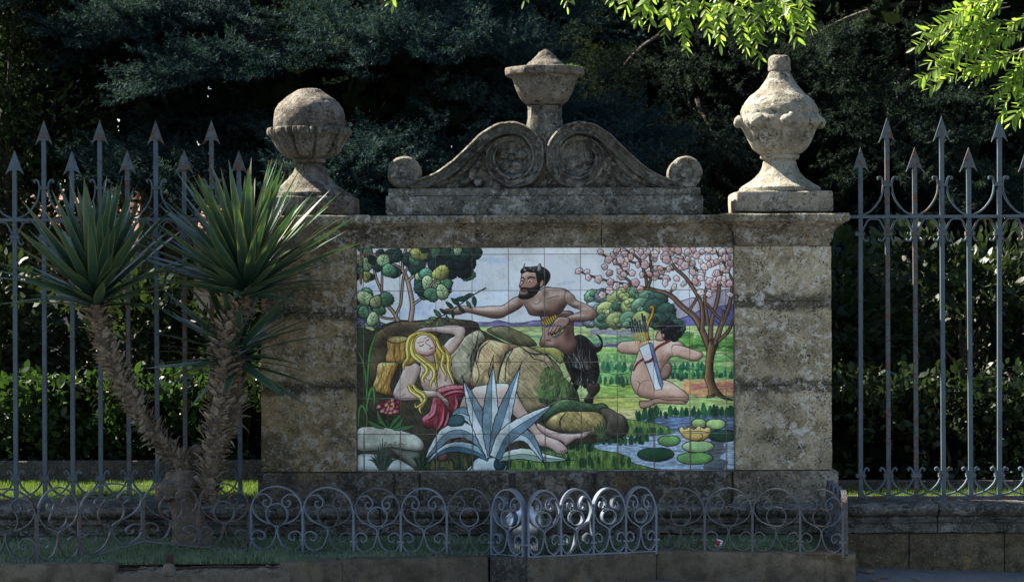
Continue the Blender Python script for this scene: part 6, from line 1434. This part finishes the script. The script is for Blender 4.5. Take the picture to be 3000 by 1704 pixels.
def hedge(label, x0, x1, y0, y1, z0, z1, n, leaf, mat, seed, group=None):
    rs = np.random.RandomState(seed); root = empty('hedge', ((x0+x1)/2, (y0+y1)/2, z0), label, 'hedge', group)
    # leaves on the top and front skin, thinner inside
    u = rs.rand(n); x = rs.uniform(x0, x1, n); t = rs.rand(n); top = t < .30
    y = np.where(top, rs.uniform(y0, y1, n), y0+(y1-y0)*rs.rand(n)**1.5*.9); z = np.where(top, z1-.06*rs.rand(n), z0+(z1-z0)*rs.rand(n))
    bumpf = np.array([mnoise.noise(Vector((a*3.1, 1.3+seed, b*3.1)))*.15+mnoise.noise(Vector((a*9, 4.3, b*9)))*.04 for a, b in zip(x, z)])
    hz = np.array([mnoise.noise(Vector((a*2.3, 7.7+seed, 0)))*.10 for a in x]); y = y-bumpf; z = np.clip(z+np.where(top, hz+bumpf*.5, 0), z0, None)
    pts = np.column_stack([x, y, z]); dirs = np.column_stack([rs.randn(n)*.5, -.5-.3*rs.rand(n)+top*.4, .3+top*.7])
    gp_ = np.array([mnoise.noise(Vector((a*4.5, seed+.5, c*5)))+.5*mnoise.noise(Vector((a*12, b*6, c*12))) for a, b, c in pts]); ok = gp_ > -.16
    ns = n//14; sx_ = rs.uniform(x0, x1, ns); kk = rs.randint(0, 40, ns); sh = (np.arange(40)*(x1-x0)/40+x0+rs.rand(40)*.06)[kk]+rs.randn(ns)*.018
    pts = np.vstack([pts[ok], np.column_stack([sh, y0+(y1-y0)*.25+rs.randn(ns)*.05, z1+rs.rand(ns)*(.05+.10*rs.rand(40)[kk])])]); dirs = np.vstack([dirs[ok], rs.randn(ns, 3)*.6+[0, -.2, .6]])
    nc = 2600; leaf_cloud('inner_foliage', np.column_stack([rs.uniform(x0, x1, nc), rs.uniform(y0+(y1-y0)*.45, y1, nc), rs.uniform(z0, z1-.08, nc)]), rs.randn(nc, 3), .11, M['far'], root, seed+7, .6)  # near-black core: shade inside the hedge put into leaf colour
    leaf_cloud('foliage', pts, dirs, leaf, mat, root, seed+1, .55)
    g = Geo(); rp = random.Random(seed)
    xx = x0+.1
    while xx < x1: 
        b = Vector((xx, (y0+y1)/2+rp.gauss(0, .05), z0-.12)); g.tube([b, b+Vector((rp.gauss(0, .03), 0, .25)), b+Vector((rp.gauss(0, .08), rp.gauss(0, .05), (z1-z0)*.95))], [.014, .011, .005], 6); xx += rp.uniform(.12, .22)
    g.put('stems', M['cedar_bark'], root, True)['kind'] = 'stuff'
    return root
# hedge kerb and hedges behind the railings
V, F = rbox((-4.6, 1.78, .2), (-.9, 1.90, .455), .01, .3, .004, 301, 5); tag(put('hedge_kerb', V, F, M['mortar'], None, True, (-2.7, 1.84, .2)), 'dark low kerb under the lit hedge on the left', 'kerb')
V, F = rbox((1.3, 1.02, .2), (4.6, 1.12, .375), .01, .3, .004, 302, 5); tag(put('hedge_kerb', V, F, M['mortar'], None, True, (2.9, 1.07, .2)), 'dark low kerb under the shaded hedge on the right', 'kerb')
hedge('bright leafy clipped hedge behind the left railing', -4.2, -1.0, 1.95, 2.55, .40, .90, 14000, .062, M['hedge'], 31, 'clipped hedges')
hedge('deeply shaded hedge behind the right railing', 1.5, 4.2, 1.18, 2.0, .34, .92, 9000, .060, M['hedge_shaded'], 32, 'clipped hedges')
# taller dark shrubs behind the hedges
for i, (x, y, z, sx, sy, sz, n, lab) in enumerate((
    (-3.75, 3.4, 1.25, .75, .6, .80, 3600, 'dark tall shrub at the far left behind the hedge'),
    (-2.55, 3.6, 1.10, .75, .6, .68, 3200, 'dark shrub with glossy leaves behind the left railing'),
    (-1.45, 3.5, 1.15, .80, .6, .72, 3200, 'dark shrub behind the hedge beside the left pier'),
    (2.15, 3.5, 1.20, .70, .6, .82, 3200, 'dark shrub just right of the right pier'),
    (3.15, 3.6, 1.30, .85, .6, .90, 3600, 'dark shrub at the far right behind the hedge'))):
    bush('shrub', (x, y, z), (sx, sy, sz), n, .085, M['shrub'], lab, 'shrub', 400+i, 'dark shrubs behind the hedges', 16)

for i, (x, y, z, sx, sz, lab) in enumerate(((.55, 1.75, 1.10, .62, .80, 'dark shrub hidden close behind the middle of the mural wall'), (1.28, 1.65, 1.10, .55, .80, 'dark shrub close behind the right pier'), (.55, 2.5, 1.12, .65, .82, 'farther dark shrub standing behind the middle of the wall'), (1.40, 2.5, 1.12, .60, .82, 'farther dark shrub standing behind the right pier'))):
    bush('shrub', (x, y, z), (sx, .5, sz), 2400, .085, M['shrub'], lab, 'shrub', 420+i, 'dark shrubs behind the hedges', 14)  # added out of sight behind the wall to shade the right lawn and hedge
# ---------------------------------------------------------------- cedars
def spray(seed, side=.17, main=.46):
    r = np.random.RandomState(seed); tr = []
    def tuft(p, d, L):
        k = 3
        for i in range(k):
            v = d*.6+r.randn(3)*.62; v[2] += .25; v /= np.linalg.norm(v); w = np.cross(v, r.randn(3)); w /= np.linalg.norm(w)
            tr.append([p-w*.0040, p+w*.0040, p+v*L*1.40])
    for s in range(22):
        t = s/21.; p = np.array([.0, -.10*t*t, main*t]) ; tuft(p+r.randn(3)*.006, np.array([0, -.2*t, 1.]), .024)
        if s % 2 == 0 and 1 < s < 20:
            sd = 1 if (s//2) % 2 else -1; L = side*(1-t*.75)
            for j in range(7):
                q = (j+1)/7.; tuft(p+np.array([sd*L*q*.85, -.05*q*q, L*q*.55])+r.randn(3)*.005, np.array([sd*.7, -.1, .6]), .024)
    A = np.array(tr); return A.reshape(-1, 3), np.arange(len(A)*3).reshape(-1, 3)
SPR = [spray(k) for k in range(3)]
SPD = [spray(10+k, .085, .60) for k in range(3)]       # long hanging strands
def cedar(label, x, y, h, seed, mat, reach, z0, total, group='cedars behind the wall', droop=(-.85, .10), spr=None):
    spr = spr or SPR
    rs = np.random.RandomState(seed); rp = random.Random(seed)
    root = empty('cedar_tree', (x, y, LAWN_Z), label, 'tree', group)
    g = Geo(); g.tube(crv([(x, y, LAWN_Z-.1), (x+.05, y, h*.4), (x-.03, y, h*.75), (x, y, h)], 5), resamp([.22, .17, .1, .02], 16), 12); g.put('trunk', M['cedar_bark'], root, True)
    br = []; g = Geo(); z = z0; k = 0
    while z < h-.3:
        k += 1; az = k*2.39996+rp.gauss(0, .4); L = reach*(1-.75*(z/h)**1.5)*rp.uniform(.75, 1.1)
        rise = rp.uniform(-.05, .3); dr = rp.uniform(.25, .5)
        dirv = Vector((math.cos(az), math.sin(az), 0)); lat = Vector((-dirv.y, dirv.x, 0)); base = Vector((x, y, z)); pts = []
        for i in range(9):
            t = i/8; pts.append(base+dirv*L*t+Vector((0, 0, rise*L*t-dr*L*t*t*.8))+lat*.12*math.sin(t*3+k))
        g.tube(pts, [.035*(1-.85*i/8) for i in range(9)], 5)
        br.append((z, L, dirv, lat, pts, -math.sin(az))); z += rp.uniform(.08, .16)*(1 if z < 4.4 else 2.2)
    g.put('branches', M['cedar_bark'], root, True)
    # the needles: dense on the boughs that reach towards the street, thin at the back and in the top
    wts = np.array([L*(1.0 if z < 4.3 else .10)*(1.0 if f > -.2 else .4) for z, L, _, _, _, f in br]); wts /= wts.sum()
    P_ = []; D_ = []; R_ = []; S_ = []
    for (z, L, dirv, lat, pts, f), w in zip(br, wts):
        for i in range(int(w*total+.5)):
            t = rp.uniform(.15, 1.0)**.8; j = min(7, int(t*8)); p = pts[j].lerp(pts[j+1], t*8-j); wdt = L*.42*(1-t)*1.2+.10
            s = rp.uniform(-1, 1); p = p+lat*s*wdt+Vector((0, 0, -abs(s)*wdt*.30+rp.gauss(0, .035)))
            d = dirv*(.75+.3*t)+lat*s*1.1+Vector((0, 0, rp.uniform(*droop)))
            P_.append(p); D_.append(d); R_.append(math.pi+rp.gauss(0, .5)); S_.append((1.0 if z < 4.6 else 1.9)*rp.uniform(.65, 1.25))
    P_ = np.array(P_); D_ = np.array(D_); R_ = np.array(R_); S_ = np.array(S_)
    keep = (P_[:, 2] > .9); VV = []; FF = []; off = 0; var = rs.randint(0, 3, len(P_))
    for v in range(3):
        q = keep & (var == v); V, F = inst(spr[v][0], spr[v][1], rotm(D_[q], R_[q]), S_[q][:, None], P_[q]); VV.append(V); FF.append(F+off); off += len(V)
    put('crown', np.vstack(VV), np.vstack(FF), mat, root, False)
    # near-black leaves round the trunk: shade of the crown's gaps put into colour
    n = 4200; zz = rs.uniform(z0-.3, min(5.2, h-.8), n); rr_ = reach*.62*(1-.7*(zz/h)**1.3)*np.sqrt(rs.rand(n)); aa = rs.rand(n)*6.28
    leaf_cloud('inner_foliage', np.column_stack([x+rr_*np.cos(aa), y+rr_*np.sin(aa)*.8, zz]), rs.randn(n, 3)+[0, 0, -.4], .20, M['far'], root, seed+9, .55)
    return root
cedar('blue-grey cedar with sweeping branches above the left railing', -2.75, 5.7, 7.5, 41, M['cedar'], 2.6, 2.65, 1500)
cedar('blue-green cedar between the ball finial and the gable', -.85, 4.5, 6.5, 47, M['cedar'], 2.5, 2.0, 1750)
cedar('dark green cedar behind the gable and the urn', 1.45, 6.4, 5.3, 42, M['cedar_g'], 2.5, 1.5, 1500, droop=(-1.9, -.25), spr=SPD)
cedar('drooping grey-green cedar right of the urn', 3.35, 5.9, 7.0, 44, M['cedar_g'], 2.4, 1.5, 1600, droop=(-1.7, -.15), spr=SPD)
bush('cypress', (-3.9, 5.2, 3.0), (1.0, .9, 2.4), 15000, .075, M['cypress'], 'dark green cypress-like tree at the left edge', 'tree', 45, None, 46, True, .30)
bush('cypress', (-2.9, 5.6, 4.6), (1.2, .9, 1.5), 9000, .075, M['cypress'], 'dark evergreen crown at the upper left', 'tree', 46, None, 36, True, .30)
# broad dark trees further back close the view
for i, (x, y, z, sx, sz, n, lab) in enumerate((
    (-6.6, 12.5, 4.2, 2.4, 3.4, 3600, 'far dark tree beyond the left end of the railing'), (-2.2, 14.0, 5.6, 2.3, 2.6, 3000, 'far dark tree rising above the tiled roof'), (.6, 12.0, 3.2, 2.0, 3.6, 4200, 'far dark tree behind the pediment'),
    (3.6, 12.0, 3.0, 2.2, 3.6, 4200, 'far dark tree behind the urn'), (6.8, 12.5, 3.4, 2.3, 3.8, 3600, 'far dark tree at the right edge'), (2.0, 15.5, 4.0, 2.8, 4.6, 3600, 'farthest dark tree right of the pediment'), (-.9, 16.5, 6.2, 3.0, 3.2, 3200, 'farthest dark tree left of the pediment'), (5.4, 16, 4.2, 3.0, 4.4, 3200, 'farthest dark tree near the right edge'), (-5.2, 17.0, 7.0, 3.2, 3.0, 3000, 'farthest dark tree at the upper left'), (-11.0, 13.5, 3.8, 2.8, 4.0, 2600, 'dark tree beyond the left edge of the view'), (11.0, 13.0, 3.8, 2.8, 4.0, 2600, 'dark tree beyond the right edge of the view'))):
    bush('broadleaf_tree', (x, y, z), (sx, 1.5, sz), n*1, .27, M['far'], lab, 'tree', 500+i, 'dark trees closing the view', 40)

# ---------------------------------------------------------------- house with a tiled roof glimpsed through the leaves
hs_ = empty('tiled_house', (-4.2, 14.0, .3), 'house with terracotta roof glimpsed through leaves at the left', 'house')
V, F = rbox((-7.2, 12.6, .2), (-1.4, 16.0, 1.75), .02, 1.5, 0, 1); put('wall', V, F, M['stucco'], hs_)
g = Geo()
for k in range(34):
    x = -7.4+k*.185
    V = []
    for (y, z) in ((12.35, 1.66), (14.2, 2.70)):
        for a in np.linspace(0, math.pi, 6): V.append((x+.09*math.cos(a)+.09, y, z+.05*math.sin(a)))
    g.add(V, [[j, j+1, 7+j, 6+j] for j in range(5)])
rf = g.put('roof_tiles', M['roof'], hs_, True); rf['kind'] = 'stuff'
V, F = rbox((-7.4, 12.4, 1.62), (-1.1, 16.2, 1.68), .01, 2, 0, 1); put('eaves', V, F, M['stucco'], hs_)
put('roof', [(-7.4, 12.36, 1.655), (-1.1, 12.36, 1.655), (-1.1, 14.2, 2.69), (-7.4, 14.2, 2.69), (-7.4, 16.1, 1.66), (-1.1, 16.1, 1.66)], [[0, 1, 2, 3], [3, 2, 5, 4], [0, 3, 4], [1, 5, 2]], M['roof'], hs_, False)

# ---------------------------------------------------------------- street tree left of the view (its shade lies over railing and yucca)
bush('street_tree', SHADE_C, SHADE_S, 9000, .17, M['street'], 'street tree left of the railing shading the yucca', 'tree', 601, None, 34, True, .55, barkm='bark')

# ---------------------------------------------------------------- overhanging sunlit branches, top right
def leaflet_mesh(k):
    r = random.Random(k); V = []; F = []; n = 4; cu = r.uniform(-.06, .12)
    for i in range(n+1):
        t = i/n; w = .17*math.sin(math.pi*min(.97, .10+.86*t))**.75
        for s in (-1, 0, 1): V.append((s*w, abs(s)*w*.25-cu*t*t, t))
    for i in range(n):
        for j in range(2): F.append([i*3+j, i*3+j+1, i*3+4+j, i*3+3+j])
    return mk_mesh('leaflet', V, F, M['acacia'])
LFT = [leaflet_mesh(k) for k in range(4)]
def hang_branch(label, limb, twigs, seed):
    """limb: path of pixel points (px,py,y); twigs: list of (px0,py0,px1,py1,y)"""
    rr = random.Random(seed); lp = crv([P(*q) for q in limb], 5)
    root = empty('leafy_branch', lp[0], label, 'branch', 'sunlit overhanging branches'); so = lp[0]
    g = Geo(); g.tube(lp, resamp([.016, .010, .005], len(lp)), 7); g.put('limb', M['bark'], root, True)
    for (x0, y0, x1, y1, yd) in twigs:
        a = P(x0, y0, yd); b = P(x1, y1, yd+rr.gauss(0, .06)); m_ = a.lerp(b, .5)+Vector((rr.gauss(0, .01), rr.gauss(0, .02), .015+rr.random()*.015))
        tp = crv([a, m_, b], 6); g = Geo(); g.tube(tp, resamp([.0032, .002, .001], len(tp)), 5); tw = g.put('twig', M['bark'], root, True, a)
        L = (b-a).length; n = max(4, int(L/.023)); main = (b-a).normalized()
        perp = main.cross(Vector((rr.gauss(0, .35), -1, rr.gauss(0, .35)))).normalized()
        for i in range(n+1):
            t = .12+.88*i/n; j = min(len(tp)-2, int(t*(len(tp)-1))); p = tp[j].lerp(tp[j+1], min(1, t*(len(tp)-1)-j))
            for s in ((-1, 1) if i < n else (0,)):
                if rr.random() < .07: continue
                d = (main*(.75 if s else 1)+perp*s*.8+Vector((rr.gauss(0, .18), rr.gauss(0, .3), rr.gauss(-.12, .2)))).normalized()
                up = Vector((rr.gauss(-.2, .5), rr.gauss(-.5, .5), 1)); y = (up-d*up.dot(d)).normalized(); x = y.cross(d)
                o = link_mesh('leaflet', LFT[rr.randrange(4)], tw, p-a); o.rotation_mode = 'QUATERNION'; o.rotation_quaternion = Matrix((x, y, d)).transposed().to_quaternion()
                q = rr.uniform(.038, .066)*(.8+.4*math.sin(math.pi*t*.9)); o.scale = (q, q, q)
    return root
def fan(rr, cx, cy, n, spread, L, y, x_off=120, down=.75):
    out = []
    for i in range(n):
        x0 = cx+rr.uniform(-spread, spread); y0 = cy+rr.uniform(-50, 30); a = rr.uniform(-1.15, 1.15); l = L*rr.uniform(.6, 1.15)
        out.append((x0, y0, x0+math.sin(a)*l, y0+math.cos(a)*l*down, y+rr.gauss(0, .12)))
    return out
rr = random.Random(77); YB = -.9
tw = [(1895, -20, 1865, 62, YB), (1925, -20, 1905, 70, YB), (1960, -30, 1945, 110, YB), (1990, -10, 2010, 150, YB), (2030, -30, 2000, 118, YB), (2060, -10, 2075, 100, YB), (2090, -30, 2110, 130, YB), (2130, -10, 2100, 70, YB), (2160, -20, 2185, 150, YB), (2190, -30, 2225, 178, YB),
      (2240, -10, 2215, 120, YB), (2275, -30, 2275, 100, YB), (2300, -10, 2335, 125, YB), (2340, -30, 2375, 85, YB), (2200, 10, 2280, 70, YB), (2060, 10, 1985, 60, YB), (2120, 0, 2160, 60, YB), (2250, -20, 2330, 50, YB), (1940, 0, 1990, 55, YB), (2310, -20, 2290, 60, YB)]
hang_branch('bright green leafy branch hanging above the urn', [(2500, -420, YB), (2380, -160, YB), (2240, -40, YB), (2060, -30, YB), (1880, -40, YB)], tw, 71)
tw = [(2960, 20, 2700, 95, YB), (2950, 10, 2790, 30, YB), (2940, 60, 2680, 140, YB), (2960, 90, 2720, 185, YB), (2980, 110, 2690, 235, YB), (3000, 140, 2720, 260, YB), (2990, 60, 2780, 120, YB), (3010, 150, 2830, 215, YB), (3010, 200, 2900, 290, YB), (3020, 210, 2930, 340, YB), (3020, 240, 2990, 350, YB),
      (2900, -10, 2780, 70, YB), (2860, 100, 2760, 200, YB), (2960, 160, 2850, 240, YB), (3010, 90, 2880, 160, YB), (3030, 280, 2960, 360, YB), (2960, -20, 2860, 60, YB), (3020, 180, 2940, 250, YB), (2920, 40, 2830, 150, YB), (3040, 40, 2920, 110, YB), (3040, 120, 2980, 200, YB)]
hang_branch('bright green leafy branch reaching in at the top right corner', [(3300, -380, YB), (3160, -120, YB), (3060, 60, YB), (3010, 180, YB), (3020, 300, YB)], tw, 72)
hang_branch('two small green leaf sprigs at the top edge above the pediment', [(1900, -400, YB), (1760, -160, YB), (1640, -40, YB), (1560, -60, YB), (1160, -70, YB)], [(1640, -50, 1662, 22, YB), (1560, -60, 1535, 4, YB), (1170, -70, 1150, 18, YB), (1790, -100, 1800, 15, YB), (1860, -60, 1832, 30, YB)], 73)
